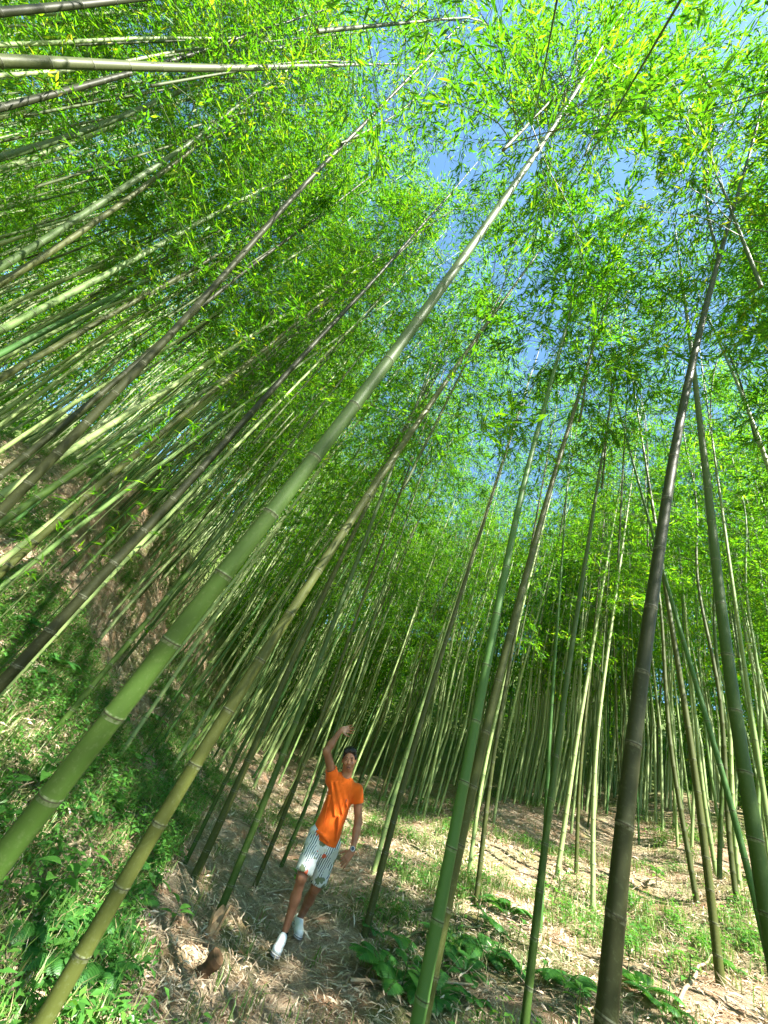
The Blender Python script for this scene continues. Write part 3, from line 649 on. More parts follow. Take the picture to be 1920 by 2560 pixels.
def put_fern(px, py, s, lab, grp, k=None):
    p = at_pix(px, py)
    if p is None: return
    o = bpy.data.objects.new('fern', FERNS[int(rng.integers(3)) if k is None else k]); COL.objects.link(o)
    o.location = (p[0], p[1], float(ground_z(p[0], p[1])) - .01); o.rotation_euler = (rng.normal(0, .12), rng.normal(0, .12), rng.uniform(0, 6.28)); o.scale = (s, s, s)
    tag(o, lab, 'fern', grp)
zf = [
 ('feathery fern in the shaded patch under the crossing pair of bamboos', 'ferns under the crossing bamboos', [(1010,2395),(1000,2475),(930,2330),(1120,2380),(1210,2395),(1160,2440),(1235,2330),(1080,2500),(1300,2440),(945,2440),(1180,2510),(1270,2290)]),
 ('feathery fern beside the mossy yellow-green bamboo at lower left', 'ferns beside the yellow-footed bamboo', [(190,2480),(240,2440),(215,2350),(120,2400),(330,2260),(60,2330),(290,2330),(360,2180),(150,2290)]),
 ('fern among the herbs of the left bank beyond the thickest bamboo', 'ferns on the left bank', [(215,2050),(200,1990),(110,1690),(130,1660),(330,1900),(380,1800),(60,1560),(290,1790),(440,1740)]),
 ('fern in the grass at the lower right corner', 'ferns in the lower right grass', [(1600,2480),(1850,2440),(1660,2540),(1420,2480),(1560,2240),(1650,2190)]),
]
for lab, grp, L in zf:
    for (a, b) in L: put_fern(a, b, rng.uniform(.6, 1.15) * (1.0 if b > 2000 else 1.3), lab, grp)

# broad-leaved plants
def broad_plant(label, px, py, h, nl, L, Wd, group=None, spread=.6, upright=.4, whorl=False, seed=0):
    p = at_pix(px, py)
    if p is None: print('no', label); return
    r = np.random.default_rng(seed + int(px)); t = thing('broadleaf_plant', label, 'plant', (p[0], p[1], float(ground_z(p[0], p[1]))), group)
    G = Geo(); S = Geo(); top = np.array([r.normal(0, .03), r.normal(0, .03), h])
    S.tube(np.array([[0, 0, -.02], top * .5 + [.01, 0, 0], top]), [.006, .005, .003], 5)
    for i in range(nl):
        th = i * 2.4 + r.uniform(-.3, .3) if not whorl else i / nl * 6.28 + r.uniform(-.15, .15)
        f = 1.0 if whorl else r.uniform(.25, 1); b = top * f; el = r.uniform(.1, .7) * upright * 2
        d = unit(np.array([math.cos(th), math.sin(th), el])); l = L * r.uniform(.75, 1.1); n = 9
        u = np.linspace(0, 1, n); ctr = b + d * (.03 + l * u[:, None]) + np.array([0, 0, -1]) * (u[:, None] ** 2) * l * .35
        side = unit(np.cross(d, [0, 0, 1])); upv = np.cross(side, d); wd = Wd * l * np.sin(np.pi * u ** .75) ** .9 + .001
        V = np.stack([ctr - side * wd[:, None] / 2 + upv * wd[:, None] * .12, ctr, ctr + side * wd[:, None] / 2 + upv * wd[:, None] * .12], 1).reshape(-1, 3)
        Q = []
        for q in range(n - 1): a = q * 3; Q += [[a, a + 1, a + 4, a + 3], [a + 1, a + 2, a + 5, a + 4]]
        G.add(V, None, Q); S.tube(np.array([b, ctr[0]]), .003, 4, cap=False)
    S.build('stem', [M_TWIG], t, smooth=True); G.build('foliage', [M_BROAD], t, smooth=True)
broad_plant('tall plant with broad pointed sunlit leaves at the left edge', 50, 2010, .42, 9, .24, .42)
broad_plant('dark broad-leaved plant at the left edge below the thickest bamboo', 30, 2330, .35, 8, .17, .55)
broad_plant('small bright star-shaped seedling of five leaves beside the yellow-footed bamboo', 372, 2235, .10, 5, .13, .3, whorl=True, upright=.2)
broad_plant('pale broad-leaved seedling left of the brown sheath', 415, 2330, .16, 5, .14, .4)
broad_plant('broad-leaved plant with a yellow edged leaf beside the crossing bamboos', 1000, 2480, .3, 7, .2, .4)
broad_plant('leafy plant behind the left knee-side of the man', 735, 2200, .2, 8, .15, .36)
broad_plant('dark-leaved creeper plant at the foot of a bamboo on the sunny rise', 1045, 2030, .42, 10, .15, .75)
broad_plant('round-leaved plant in the shade of the bowing green bamboo', 1380, 2290, .3, 9, .13, .55)
broad_plant('sunlit plant just right of the black bamboo foot', 1640, 2220, .28, 8, .16, .34)
broad_plant('small plant with oval leaves in the lower right foreground', 1570, 2430, .22, 7, .14, .45)
broad_plant('pointed-leaved plant at the bottom right of the black culm', 1720, 2470, .25, 6, .17, .35)
for i, (a, b) in enumerate([(230,1640),(300,1560),(260,1850),(180,1760),(420,1960),(480,1900),(520,2010),(120,2180),(170,2230),(330,2100)]):
    broad_plant('bright leafy weed on the herb-covered left bank', a, b, rng.uniform(.15, .35), 8, rng.uniform(.1, .16), .36, group='leafy weeds of the left bank')
for i, (a, b) in enumerate([(1230,2420),(1290,2360),(1190,2320),(1340,2480),(1440,2540),(1100,2440)]):
    broad_plant('dark green weed in the shaded patch right of the crossing bamboos', a, b, rng.uniform(.15, .3), 8, rng.uniform(.1, .15), .4, group='weeds right of the crossing bamboos')

# fallen culms, sticks
def stick(label, p1, p2, r, group=None, name='fallen_stick', lift=.03, mat=None):
    a, b = at_pix(*p1), at_pix(*p2)
    if a is None or b is None: print('no stick', label); return
    t = np.linspace(0, 1, 9)[:, None]; P = a * (1 - t) + b * t; P[:, 2] = ground_z(P[:, 0], P[:, 1]) + lift + r; P[:, 2] = P[:, 2] * .5 + .5 * np.linspace(P[0, 2], P[-1, 2], 9)
    P[1:-1] += rng.normal(0, r * .8, (7, 3)); G = Geo(); G.tube(P - P[0], np.linspace(r, r * .55, 9), 7)
    o = G.build(name, [mat or M_STICK], smooth=True); o.location = P[0]; tag(o, label, 'stick', group)
stick('pale fallen stick lying behind the legs of the man', (660,2245), (860,2225), .012)
stick('long grey stick at the lower right leaning on the grass', (1700,2520), (1800,2380), .016)
stick('thin dry stick across the path under the crossing bamboos', (870,2470), (1180,2480), .014)
stick('dry stick lying in the lower left corner', (0,2520), (110,2430), .014)
stick('short dead branch on the path beyond the man', (930,2235), (1040,2140), .01)
stick('dry culm lying on the left bank below the thickest bamboo', (140,2128), (270,2124), .014)
stick('dark stick right of the man on the sunlit litter', (790,2262), (872,2283), .012)
stick('crossed stick on the sunny rise, pointing right', (1320,1960), (1345,1925), .02)
stick('thin stick beside the feet of the man', (745,2400), (815,2440), .008)
for a, b in [((1570,2290),(1730,2320)),((1560,2250),(1700,2255)),((1580,2350),(1720,2370)),((1640,2200),(1560,2240))]:
    stick('thin dead cane in the brush right of the black culm', a, b, .007, group='dead canes right of the black culm')
for a, b in [((1030,2300),(1200,2260)),((1100,2340),(1230,2330)),((1010,2360),(1130,2300)),((960,2350),(1010,2310))]:
    stick('dark rotting cane in the shade under the crossing bamboos', a, b, .012, group='rotting canes under the crossing bamboos', mat=M_TWIG)

# brown sheath at a culm foot, stump
M_SHEATH = simple_mat('dry_sheath', (.5, .36, .2), .7, var=(.3, .18, .09), scale=25)
def sheath(label, px, py, h):
    p = at_pix(px, py); G = Geo(); n = 10
    for k in range(4):
        th = k * 1.6; u = np.linspace(0, 1, n); wd = .055 * np.sin(np.pi * (u * .8 + .15)) + .004
        c = np.stack([.03 * math.cos(th) * (1 + u), .03 * math.sin(th) * (1 + u), h * u * (1 - .15 * k)], -1); s = np.array([-math.sin(th), math.cos(th), 0]); o = np.array([math.cos(th), math.sin(th), 0])
        V = np.stack([c - s * wd[:, None] - o * .012, c + o * .01, c + s * wd[:, None] - o * .012], 1).reshape(-1, 3)
        G.add(V, None, [q for i in range(n - 1) for q in ([i*3, i*3+1, i*3+4, i*3+3], [i*3+1, i*3+2, i*3+5, i*3+4])])
    o = G.build('culm_sheath', [M_SHEATH], smooth=True); o.location = (p[0], p[1], float(ground_z(p[0], p[1])) - .02); tag(o, label, 'bamboo sheath')
sheath('pale brown papery sheath at the foot of the green bamboo by the path', 522, 2345, .26)
def stump():
    p = at_pix(500, 2440); G = Geo(); u = np.linspace(0, 1, 8); P = np.stack([.02 * u, 0 * u, -.05 + .2 * u], -1)
    G.tube(P, .055 + .010 * np.sin(u * 9), 14); o = G.build('stump', [simple_mat('rotten_wood', (.13, .075, .035), .85, bump=.01, var=(.05, .03, .015), scale=18)], smooth=True)
    o.location = (p[0], p[1], float(ground_z(p[0], p[1]))); o.rotation_euler = (.2, .3, 0); tag(o, 'short brown rotten stump in the grass at the bottom, left of the path', 'stump')
stump()
# thin leafy saplings in front of the left bank
def sapling(label, px, py, d, h, seed, group=None):
    rr = pray(px, py); a = math.atan2(rr[0], rr[1]); x, y = d * math.sin(a), d * math.cos(a); g = float(ground_z(x, y)); r = np.random.default_rng(seed)
    t = thing('bamboo_sapling', label, 'sapling', (x, y, g), group); S = Geo(); F = Geo(); u = np.linspace(0, 1, 14)
    P = np.stack([r.normal(0, .25) * u ** 2 + .02 * np.sin(u * 9), r.normal(0, .25) * u ** 2, h * u - .02], -1); S.tube(P, np.linspace(.007, .0015, 14), 5)
    LP = []; LD = []
    for i in range(4, 14):
        for _ in range(2):
            th = r.uniform(0, 6.28); dd = unit(np.array([math.cos(th), math.sin(th), .5])); q = P[i] + dd * r.uniform(.12, .3); S.tube(np.array([P[i], q]), [.002, .001], 3, cap=False)
            for _ in range(5): LP.append(q - dd * r.uniform(0, .12)); LD.append(unit(dd + r.normal(0, .5, 3) + [0, 0, -.2]))
    n = len(LP); L = r.uniform(.08, .15, n); F.leaves(np.array(LP), np.array(LD), unit(r.normal(0, .4, (n, 3)) + [0, 0, 1]), L, L * .15)
    S.build('stem', [M_TWIG], t, smooth=True); F.build('foliage', [M_LEAF], t)
for i, (px, py, d, h) in enumerate([(250, 1300, 4.6, 3.3), (330, 1330, 4.9, 3.9), (400, 1300, 5.2, 4.2), (180, 1320, 4.4, 2.9), (620, 1500, 7.5, 3.2), (450, 1450, 6.5, 3.6)]):
    sapling('thin leafy bamboo sapling standing before the left bank', px, py, d, h, 50 + i, 'leafy saplings before the left bank')

# ------------------------------------------------------------------ the man
class Field:
    """smooth union of round cones and ellipsoids, meshed as one continuous surface"""
    def __init__(s, lo, hi, h):
        s.lo = np.array(lo, float); s.h = h; s.n = np.ceil((np.array(hi) - s.lo) / h).astype(int) + 1
        s.F = np.full(s.n, 1.0, np.float32)
    def _box(s, lo, hi):
        a = np.clip(np.floor((np.array(lo) - s.lo) / s.h).astype(int), 0, s.n - 1); b = np.clip(np.ceil((np.array(hi) - s.lo) / s.h).astype(int) + 1, 1, s.n)
        g = [s.lo[i] + s.h * np.arange(a[i], b[i]) for i in range(3)]
        return tuple(slice(a[i], b[i]) for i in range(3)), np.stack(np.meshgrid(*g, indexing='ij'), -1)
    def _mix(s, sl, d, k, sub=False):
        f = s.F[sl]
        if sub: d = -d; hh = np.clip(.5 + .5 * (d - f) / k, 0, 1); s.F[sl] = f * (1 - hh) + d * hh + k * hh * (1 - hh)
        else: hh = np.clip(.5 + .5 * (f - d) / k, 0, 1); s.F[sl] = f * (1 - hh) + d * hh - k * hh * (1 - hh)
    def cone(s, a, b, ra, rb, k=.02, sub=False, flat=None):
        a = np.array(a, float); b = np.array(b, float); R_ = max(ra, rb) + k * 1.5 + .01
        sl, P = s._box(np.minimum(a, b) - R_, np.maximum(a, b) + R_)
        ab = b - a; t = np.clip(((P - a) @ ab) / (ab @ ab + 1e-12), 0, 1); q = P - a - t[..., None] * ab
        if flat is not None:      # flat=(axis, factor): squeeze along an axis
            ax = unit(np.array(flat[0], float)); c = (q @ ax)[..., None] * ax; q = q - c + c / flat[1]
        s._mix(sl, np.linalg.norm(q, axis=-1) - (ra + (rb - ra) * t), k, sub)
    def ell(s, c, r, M=None, k=.02, sub=False):
        c = np.array(c, float); r = np.array(r, float); R_ = r.max() + k * 1.5 + .01
        sl, P = s._box(c - R_, c + R_); q = P - c
        if M is not None: q = q @ np.array(M).T
        l = np.linalg.norm(q / r, axis=-1); g = np.linalg.norm(q / r ** 2, axis=-1) + 1e-9
        s._mix(sl, l * (l - 1) / g, k, sub)
    def plane_cut(s, p, n):      # removes the side the normal points to
        g = [s.lo[i] + s.h * np.arange(s.n[i]) for i in range(3)]
        X = np.stack(np.meshgrid(*g, indexing='ij'), -1); s.F = np.maximum(s.F, ((X - np.array(p)) @ unit(np.array(n, float))).astype(np.float32))
    def mesh(s, smooth=2):
        F = s.F; I = F < 0; n = np.array(F.shape)
        c = [I[a:n[0]-1+a, b:n[1]-1+b, d:n[2]-1+d] for a in (0, 1) for b in (0, 1) for d in (0, 1)]
        sm = sum(x.astype(np.int8) for x in c); act = (sm > 0) & (sm < 8); idx = np.full(act.shape, -1, np.int64); A = np.argwhere(act); idx[act] = np.arange(len(A))
        acc = np.zeros((len(A), 3)); cnt = np.zeros(len(A)); cor = [(a, b, d) for a in (0, 1) for b in (0, 1) for d in (0, 1)]
        for i, p in enumerate(cor):
            for j in range(i + 1, 8):
                q = cor[j]
                if sum(abs(p[t] - q[t]) for t in range(3)) != 1: continue
                fp = F[A[:, 0] + p[0], A[:, 1] + p[1], A[:, 2] + p[2]]; fq = F[A[:, 0] + q[0], A[:, 1] + q[1], A[:, 2] + q[2]]
                x = (fp < 0) != (fq < 0); t = np.where(x, fp / np.where(x, fp - fq, 1), 0)
                acc += x[:, None] * (np.array(p) + t[:, None] * (np.array(q) - np.array(p))); cnt += x
        V = s.lo + s.h * (A + acc / cnt[:, None]); Q = []
        for ax in range(3):
            u, v = (ax + 1) % 3, (ax + 2) % 3; e = np.zeros(3, int); e[ax] = 1
            sl0 = [slice(1, n[i] - 1) for i in range(3)]; sl0[ax] = slice(0, n[ax] - 1); sl1 = list(sl0); sl1[ax] = slice(1, n[ax])
            a_, b_ = I[tuple(sl0)], I[tuple(sl1)]; E_ = np.argwhere(a_ != b_); off = np.ones(3, int); off[ax] = 0; dirn = a_[a_ != b_]; E_ = E_ + off
            g = lambda du, dv: idx[tuple((E_ - (np.eye(3, dtype=int)[u] * du + np.eye(3, dtype=int)[v] * dv)).T)]
            q = np.stack([g(1, 1), g(0, 1), g(0, 0), g(1, 0)], -1); q[~dirn] = q[~dirn][:, ::-1]; Q.append(q)
        Q = np.concatenate(Q); Q = Q[(Q >= 0).all(1)]
        for _ in range(smooth):      # light Laplacian smoothing
            S = np.zeros_like(V); C = np.zeros(len(V))
            for a, b in ((0, 1), (1, 2), (2, 3), (3, 0)):
                np.add.at(S, Q[:, a], V[Q[:, b]]); np.add.at(C, Q[:, a], 1); np.add.at(S, Q[:, b], V[Q[:, a]]); np.add.at(C, Q[:, b], 1)
            V = V * .45 + .55 * S / np.maximum(C, 1)[:, None]
        return V, Q

def sss_skin():
    m, n, out = newmat('skin'); p = N(n, 'ShaderNodeBsdfPrincipled'); n.links.new(p.outputs[0], out.inputs[0])
    tc = N(n, 'ShaderNodeTexCoord'); no = N(n, 'ShaderNodeTexNoise'); no.inputs['Scale'].default_value = 14; no.inputs['Detail'].default_value = 4
    n.links.new(tc.outputs['Object'], no.inputs['Vector'])
    c = ramp(n, no.outputs[0], [(.3, (.26, .11, .06)), (.7, (.36, .17, .095))])
    at = N(n, 'ShaderNodeAttribute'); at.attribute_name = 'palm'
    c = mixc(n, at.outputs['Fac'], c, (.50, .32, .25))
    n.links.new(c, p.inputs['Base Color']); p.inputs['Roughness'].default_value = .5; p.inputs['Specular IOR Level'].default_value = .35
    p.inputs['Subsurface Weight'].default_value = .08; p.inputs['Subsurface Radius'].default_value = (.01, .004, .002)
    return m
def shirt_mat():
    m, n, out = newmat('orange_cotton'); p = N(n, 'ShaderNodeBsdfPrincipled'); n.links.new(p.outputs[0], out.inputs[0])
    p.inputs['Base Color'].default_value = (.74, .125, .01, 1); p.inputs['Roughness'].default_value = .85; p.inputs['Specular IOR Level'].default_value = .15
    p.inputs['Sheen Weight'].default_value = .15
    tc = N(n, 'ShaderNodeTexCoord'); mp = N(n, 'ShaderNodeMapping'); mp.inputs['Rotation'].default_value = (0, R(32), 0); mp.inputs['Scale'].default_value = (1.0, .6, .28)
    n.links.new(tc.outputs['Object'], mp.inputs[0]); no = N(n, 'ShaderNodeTexNoise'); no.inputs['Scale'].default_value = 13; no.inputs['Detail'].default_value = 2.5
    n.links.new(mp.outputs[0], no.inputs['Vector']); b = N(n, 'ShaderNodeBump'); b.inputs['Distance'].default_value = .03; b.inputs['Strength'].default_value = .7
    n.links.new(no.outputs[0], b.inputs['Height']); n.links.new(b.outputs[0], p.inputs['Normal']); return m
def shorts_mat():
    m, n, out = newmat('striped_floral_cotton'); p = N(n, 'ShaderNodeBsdfPrincipled'); n.links.new(p.outputs[0], out.inputs[0])
    p.inputs['Roughness'].default_value = .85; p.inputs['Specular IOR Level'].default_value = .1
    tc = N(n, 'ShaderNodeTexCoord'); sp = N(n, 'ShaderNodeSeparateXYZ'); n.links.new(tc.outputs['Object'], sp.inputs[0])
    no = N(n, 'ShaderNodeTexNoise'); no.inputs['Scale'].default_value = 9; n.links.new(tc.outputs['Object'], no.inputs['Vector'])
    xx = math_(n, 'ADD', sp.outputs[0], math_(n, 'MULTIPLY', no.outputs[0], .03))
    xx = math_(n, 'ADD', xx, math_(n, 'MULTIPLY', sp.outputs[2], -.12))
    st = math_(n, 'SINE', math_(n, 'MULTIPLY', xx, 2 * math.pi / .021))
    c = mixc(n, math_(n, 'GREATER_THAN', st, .3), (.66, .72, .72), (.07, .11, .14))
    def blot(sc_, thr, col, c, seed, rad=.5):
        v = N(n, 'ShaderNodeTexVoronoi'); v.inputs['Scale'].default_value = sc_; v.inputs['Randomness'].default_value = .8
        mp = N(n, 'ShaderNodeMapping'); mp.inputs['Location'].default_value = (seed, seed * .7, seed * 1.3); n.links.new(tc.outputs['Object'], mp.inputs[0])
        wv = N(n, 'ShaderNodeTexNoise'); wv.inputs['Scale'].default_value = 45; n.links.new(tc.outputs['Object'], wv.inputs['Vector'])
        n.links.new(mp.outputs[0], v.inputs['Vector']); d = math_(n, 'ADD', v.outputs['Distance'], math_(n, 'MULTIPLY', wv.outputs[0], .35))
        return mixc(n, math_(n, 'LESS_THAN', d, thr), c, col)
    c = blot(6.5, .60, (.56, .62, .60), c, 3.1); c = blot(9, .47, (.17, .22, .13), c, 7.7); c = blot(7.5, .35, (.60, .12, .06), c, 1.4); c = blot(13, .42, (.45, .50, .42), c, 5.2)
    n.links.new(c, p.inputs['Base Color']); return m

def build_man():
    az = R(10.8); d = 5.3; gx, gy = d * math.sin(az), d * math.cos(az); gz = float(ground_z(gx, gy))
    root = thing('person', 'man in orange t-shirt and striped floral shorts waving one arm over his head', 'person', (gx, gy, gz), rotz=-az)
    dz = 0.0
    # joints: x to picture right, y away from the camera, z up
    hipR, hipL = (-.045, .03, .90), (.125, .06, .89)
    knR, knL = (-.035, -.04, .535), (.135, .16, .49)
    anR, anL = (.008, .06, .10), (.095, .46, .13)
    shR, shL = (-.135, .0, 1.405), (.185, .0, 1.385)
    elR, wrR = (-.30, -.13, 1.585), (-.243, -.10, 1.84)
    elL, wrL = (.315, .03, 1.135), (.352, -.06, .905)
    f = Field((-.42, -.32, 0.02), (.47, .62, 1.99), .0042)
    # trunk
    f.ell((.04, .04, .93), (.145, .10, .11), k=.04)
    f.cone((.04, .03, .95), (.03, .03, 1.15), .115, .12, .04, flat=((0, 1, 0), .75))
    f.cone((.03, .03, 1.15), (.025, .02, 1.32), .12, .135, .04, flat=((0, 1, 0), .72))
    f.cone((-.10, .01, 1.37), (.15, .01, 1.355), .058, .058, .04)
    f.cone((.02, .01, 1.38), (.0, -.002, 1.53), .068, .058, .03)
    # legs
    for hp, kn, an in ((hipR, knR, anR), (hipL, knL, anL)):
        hp, kn, an = map(np.array, (hp, kn, an)); f.cone(hp - [0, 0, .04], kn, .082, .053, .03); f.ell(kn + [0, -.012, 0], (.050, .05, .06), k=.02)
        mid = kn * .62 + an * .38 + np.array([0, .018, 0]); f.cone(kn, mid, .046, .051, .02); f.cone(mid, an, .049, .031, .03); f.cone(an, an + [0, 0, -.05], .031, .033, .01)
    # arms
    for s_, e, w_ in ((shR, elR, wrR), (shL, elL, wrL)):
        s_, e, w_ = map(np.array, (s_, e, w_)); f.cone(s_, e, .055, .041, .03); f.ell(e, (.039,) * 3, k=.02)
        m_ = e * .7 + w_ * .3; f.cone(e, m_, .039, .043, .02); f.cone(m_, w_, .042, .0255, .02)
    # hands
    def hand(w_, along, across, nrm, curl, spread, thumb_side):
        w_ = np.array(w_); a = unit(np.array(along)); c = unit(np.array(across) - a * np.dot(a, across)); nn = np.cross(a, c)
        if np.dot(nn, nrm) < 0: nn = -nn        # nn: palm side
        pc = w_ + a * .052
        f.cone(w_, w_ + a * .03, .0225, .027, .015, flat=(nn, .72))
        for i in range(4):
            o = (i - 1.5) * .0195
            f.cone(w_ + a * .02 + c * o * .7, w_ + a * (.088 - abs(i - 1.3) * .004) + c * o, .0145, .0125, .012)
        Ls = [.066, .076, .071, .056]
        for i in range(4):
            o = (i - 1.5) * .0195; p = w_ + a * (.090 - abs(i - 1.3) * .004) + c * o; dd = unit(a + c * (i - 1.5) * spread); L = Ls[i]; r_ = .0098
            for q, (fl, fr_) in enumerate(((.42, 1), (.32, .92), (.26, .82))):
                dd = unit(dd + nn * curl * (q + .5)); p2 = p + dd * L * fl; f.cone(p, p2, r_ * fr_, r_ * fr_ * .94, .004); p = p2
        th0 = w_ + a * .026 + c * thumb_side * .020 + nn * .006; d1 = unit(a * .62 + c * thumb_side * .75 + nn * .25); p1 = th0 + d1 * .040
        d2 = unit(a * .85 + c * thumb_side * .45 + nn * .2); p2 = p1 + d2 * .030; p3 = p2 + unit(d2 + a * .2) * .024
        f.cone(th0, p1, .0155, .0115, .012); f.cone(p1, p2, .0112, .010, .004); f.cone(p2, p3, .0098, .0082, .004)
        return w_, a, c, nn
    hr = hand(wrR, (.86, -.10, .42), (-.42, 0, .86), (.0, -1, 0), .10, .17, -1)
    hl = hand(wrL, (-.42, -.22, -.88), (-.88, .0, .42), (-.2, .9, 0), .16, .10, 1)
    # head
    hc = np.array([-.022, -.012, 1.607]); tl = R(-19)
    U = np.array([math.cos(tl), 0, -math.sin(tl)]) ; Wv = np.array([math.sin(tl), 0, math.cos(tl)]); pitch = R(4)
    Fv = unit(np.array([0, -1., 0]) + Wv * math.sin(-pitch)); Wv = unit(Wv - Fv * Wv.dot(Fv)); U = np.cross(Wv, Fv); U = U if U[0] > 0 else -U
    HM = np.array([U, Fv, Wv]); H = lambda u, v, w_: hc + U * u + Fv * v + Wv * w_
    f.ell(H(0, -.012, .035), (.074, .090, .080), HM, .01); f.ell(H(0, .010, -.030), (.070, .074, .074), HM, .02); f.ell(H(0, .036, -.082), (.044, .036, .030), HM, .03)
    f.ell(H(.040, .050, -.024), (.028, .026, .026), HM, .02); f.ell(H(-.040, .050, -.024), (.028, .026, .026), HM, .02)   # cheeks
    for sg in (-1, 1):
        f.ell(H(sg * .032, .093, .009), (.018, .011, .009), HM, .010, sub=True); f.ell(H(sg * .031, .070, .008), (.0155, .013, .0115), HM, .004)
        f.ell(H(sg * .031, .077, .026), (.022, .008, .006), HM, .012)
        f.ell(H(sg * .078, -.012, -.002), (.010, .020, .033), HM, .006); f.ell(H(sg * .084, -.006, .002), (.006, .011, .018), HM, .004, sub=True)
        f.ell(H(sg * .015, .084, -.031), (.010, .010, .008), HM, .006)
    f.cone(H(0, .072, .012), H(0, .090, -.026), .010, .014, .012); f.ell(H(0, .090, -.029), (.015, .012, .010), HM, .006)
    f.ell(H(0, .080, -.056), (.026, .014, .0085), HM, .008); f.ell(H(0, .076, -.074), (.023, .014, .0085), HM, .008)
    f.ell(H(0, .090, -.065), (.019, .014, .0058), HM, .004, sub=True)
    V, Q = f.mesh(2)
    palm = np.clip(1 - np.abs((V - wrR) @ hr[1] - .055) / .055, 0, 1) * (((V - wrR) @ hr[3]) > 0) * (V[:, 2] > 1.8) * .85
    MS = sss_skin(); body = mesh_obj('body', V, None, [MS], root, {'palm': palm}, True, quads=Q)
    def blob(name, fn, lo, hi, h, mat, parent=root, sm=2, post=None):
        g = Field(lo, hi, h); fn(g); V, Q = g.mesh(sm)
        if post is not None: V = post(V)
        return mesh_obj(name, V, None, [mat], parent, None, True, quads=Q)
    M_HAIR = simple_mat('black_hair', (.012, .011, .012), .45, .4, bump=.002, var=(.004, .004, .004), scale=160)
    def hair(g):
        g.ell(H(0, -.020, .045), (.081, .094, .080), HM, .01)
        g.ell(H(.008, .034, .108), (.056, .040, .028), HM, .02); g.cone(H(-.05, .05, .085), H(.05, .052, .092), .022, .022, .02); g.ell(H(.0, -.01, .115), (.05, .05, .022), HM, .02)
        g.ell(H(-.040, .028, .092), (.030, .036, .026), HM, .02); g.ell(H(.050, .028, .088), (.026, .034, .026), HM, .02)
        g.ell(H(0, .082, .014), (.059, .060, .066), HM, .008, sub=True); g.ell(H(0, .05, -.06), (.12, .095, .085), HM, .006, sub=True)
        g.ell(H(0, -.03, -.07), (.1, .09, .04), HM, .006, sub=True)
        g.ell(H(.076, .022, .035), (.010, .014, .030), HM, .006); g.ell(H(-.076, .022, .035), (.010, .014, .030), HM, .006)
    rt = np.random.default_rng(3)
    def spike(V): 
        q = V - H(0, 0, .04); nrm = unit(q); n = vnoise(V[:, 0] + V[:, 1], V[:, 2] * .5, 160, 9) - .5
        return V + nrm * (n * .007)[:, None]
    blob('hair', hair, hc - .16, hc + .17, .0035, M_HAIR, post=spike, sm=1)
    M_EYE = simple_mat('eye_white', (.5, .46, .42), .3); M_IRIS = simple_mat('dark_iris', (.012, .008, .006), .15); M_LIP = simple_mat('lip', (.33, .11, .09), .5)
    M_MOUTH = simple_mat('open_mouth', (.05, .015, .012), .5); M_TEETH = simple_mat('teeth', (.62, .58, .52), .3)
    for sg in (-1, 1):
        e = blob('eye', lambda g: g.ell(H(sg * .032, .0750, .007), (.0125, .0080, .0032), HM, .001), H(sg * .031, .0755, .007) - .02, H(sg * .031, .0755, .007) + .02, .0018, M_EYE)
        blob('iris', lambda g: g.ell(H(sg * .032, .0785, .007), (.0064, .0062, .0040), HM, .001), H(sg * .031, .0755, .007) - .02, H(sg * .031, .0755, .007) + .02, .0016, M_IRIS, e)
        blob('eyebrow', lambda g: (g.cone(H(sg * .016, .084, .0285), H(sg * .034, .083, .0305), .0030, .0036, .002), g.cone(H(sg * .034, .083, .0305), H(sg * .053, .073, .0245), .0036, .0020, .002)), H(sg * .03, .08, .025) - .04, H(sg * .03, .08, .025) + .04, .002, M_HAIR)
    blob('lips', lambda g: (g.cone(H(-.024, .078, -.062), H(0, .0925, -.0555), .003, .0052, .002), g.cone(H(.024, .078, -.062), H(0, .0925, -.0555), .003, .0052, .002),
                            g.cone(H(-.022, .078, -.066), H(0, .0895, -.0755), .003, .0058, .002), g.cone(H(.022, .078, -.066), H(0, .0895, -.0755), .003, .0058, .002)), H(0, .08, -.065) - .045, H(0, .08, -.065) + .045, .0018, M_LIP)
    blob('mouth', lambda g: g.ell(H(0, .0775, -.065), (.019, .008, .0062), HM, .001), H(0, .078, -.065) - .03, H(0, .078, -.065) + .03, .0018, M_MOUTH)
    blob('teeth', lambda g: g.ell(H(0, .0815, -.0615), (.013, .0055, .0028), HM, .001), H(0, .078, -.065) - .03, H(0, .078, -.065) + .03, .0014, M_TEETH)
    # t-shirt
    def shirt(g):
        g.cone((.038, .03, .86), (.036, .03, 1.12), .158, .136, .03, flat=((0, 1, 0), .74))
        g.cone((.036, .03, 1.12), (.025, .02, 1.31), .136, .150, .03, flat=((0, 1, 0), .76))
        g.cone((-.112, .01, 1.372), (.155, .01, 1.352), .066, .066, .04); g.cone((-.04, .0, 1.385), (.075, .0, 1.38), .075, .07, .03)
        a = np.array(shR); b = np.array(elR); g.cone(a, a + (b - a) * .52, .066, .067, .03); g.cone(a + [0, 0, -.05], a + (b - a) * .3 + [.03, 0, -.05], .06, .05, .04)
        a = np.array(shL); b = np.array(elL); g.cone(a, a + (b - a) * .66, .068, .068, .03)
        # folds
        for (p, q, r_) in (((-.11, -.105, 1.33), (.05, -.118, 1.10), .011), ((-.07, -.108, 1.36), (.13, -.112, 1.13), .010), ((-.02, -.10, 1.37), (.16, -.10, 1.2), .009), ((-.08, -.10, 1.22), (-.03, -.125, 1.0), .010), ((.10, -.118, 1.10), (.16, -.10, .93), .012), ((-.06, -.125, .92), (.08, -.13, .9), .011)):
            p = (p[0], p[1] + .031, p[2]); q = (q[0], q[1] + .033, q[2]); g.cone(p, q, r_ * 1.2, r_ * .6, .03)
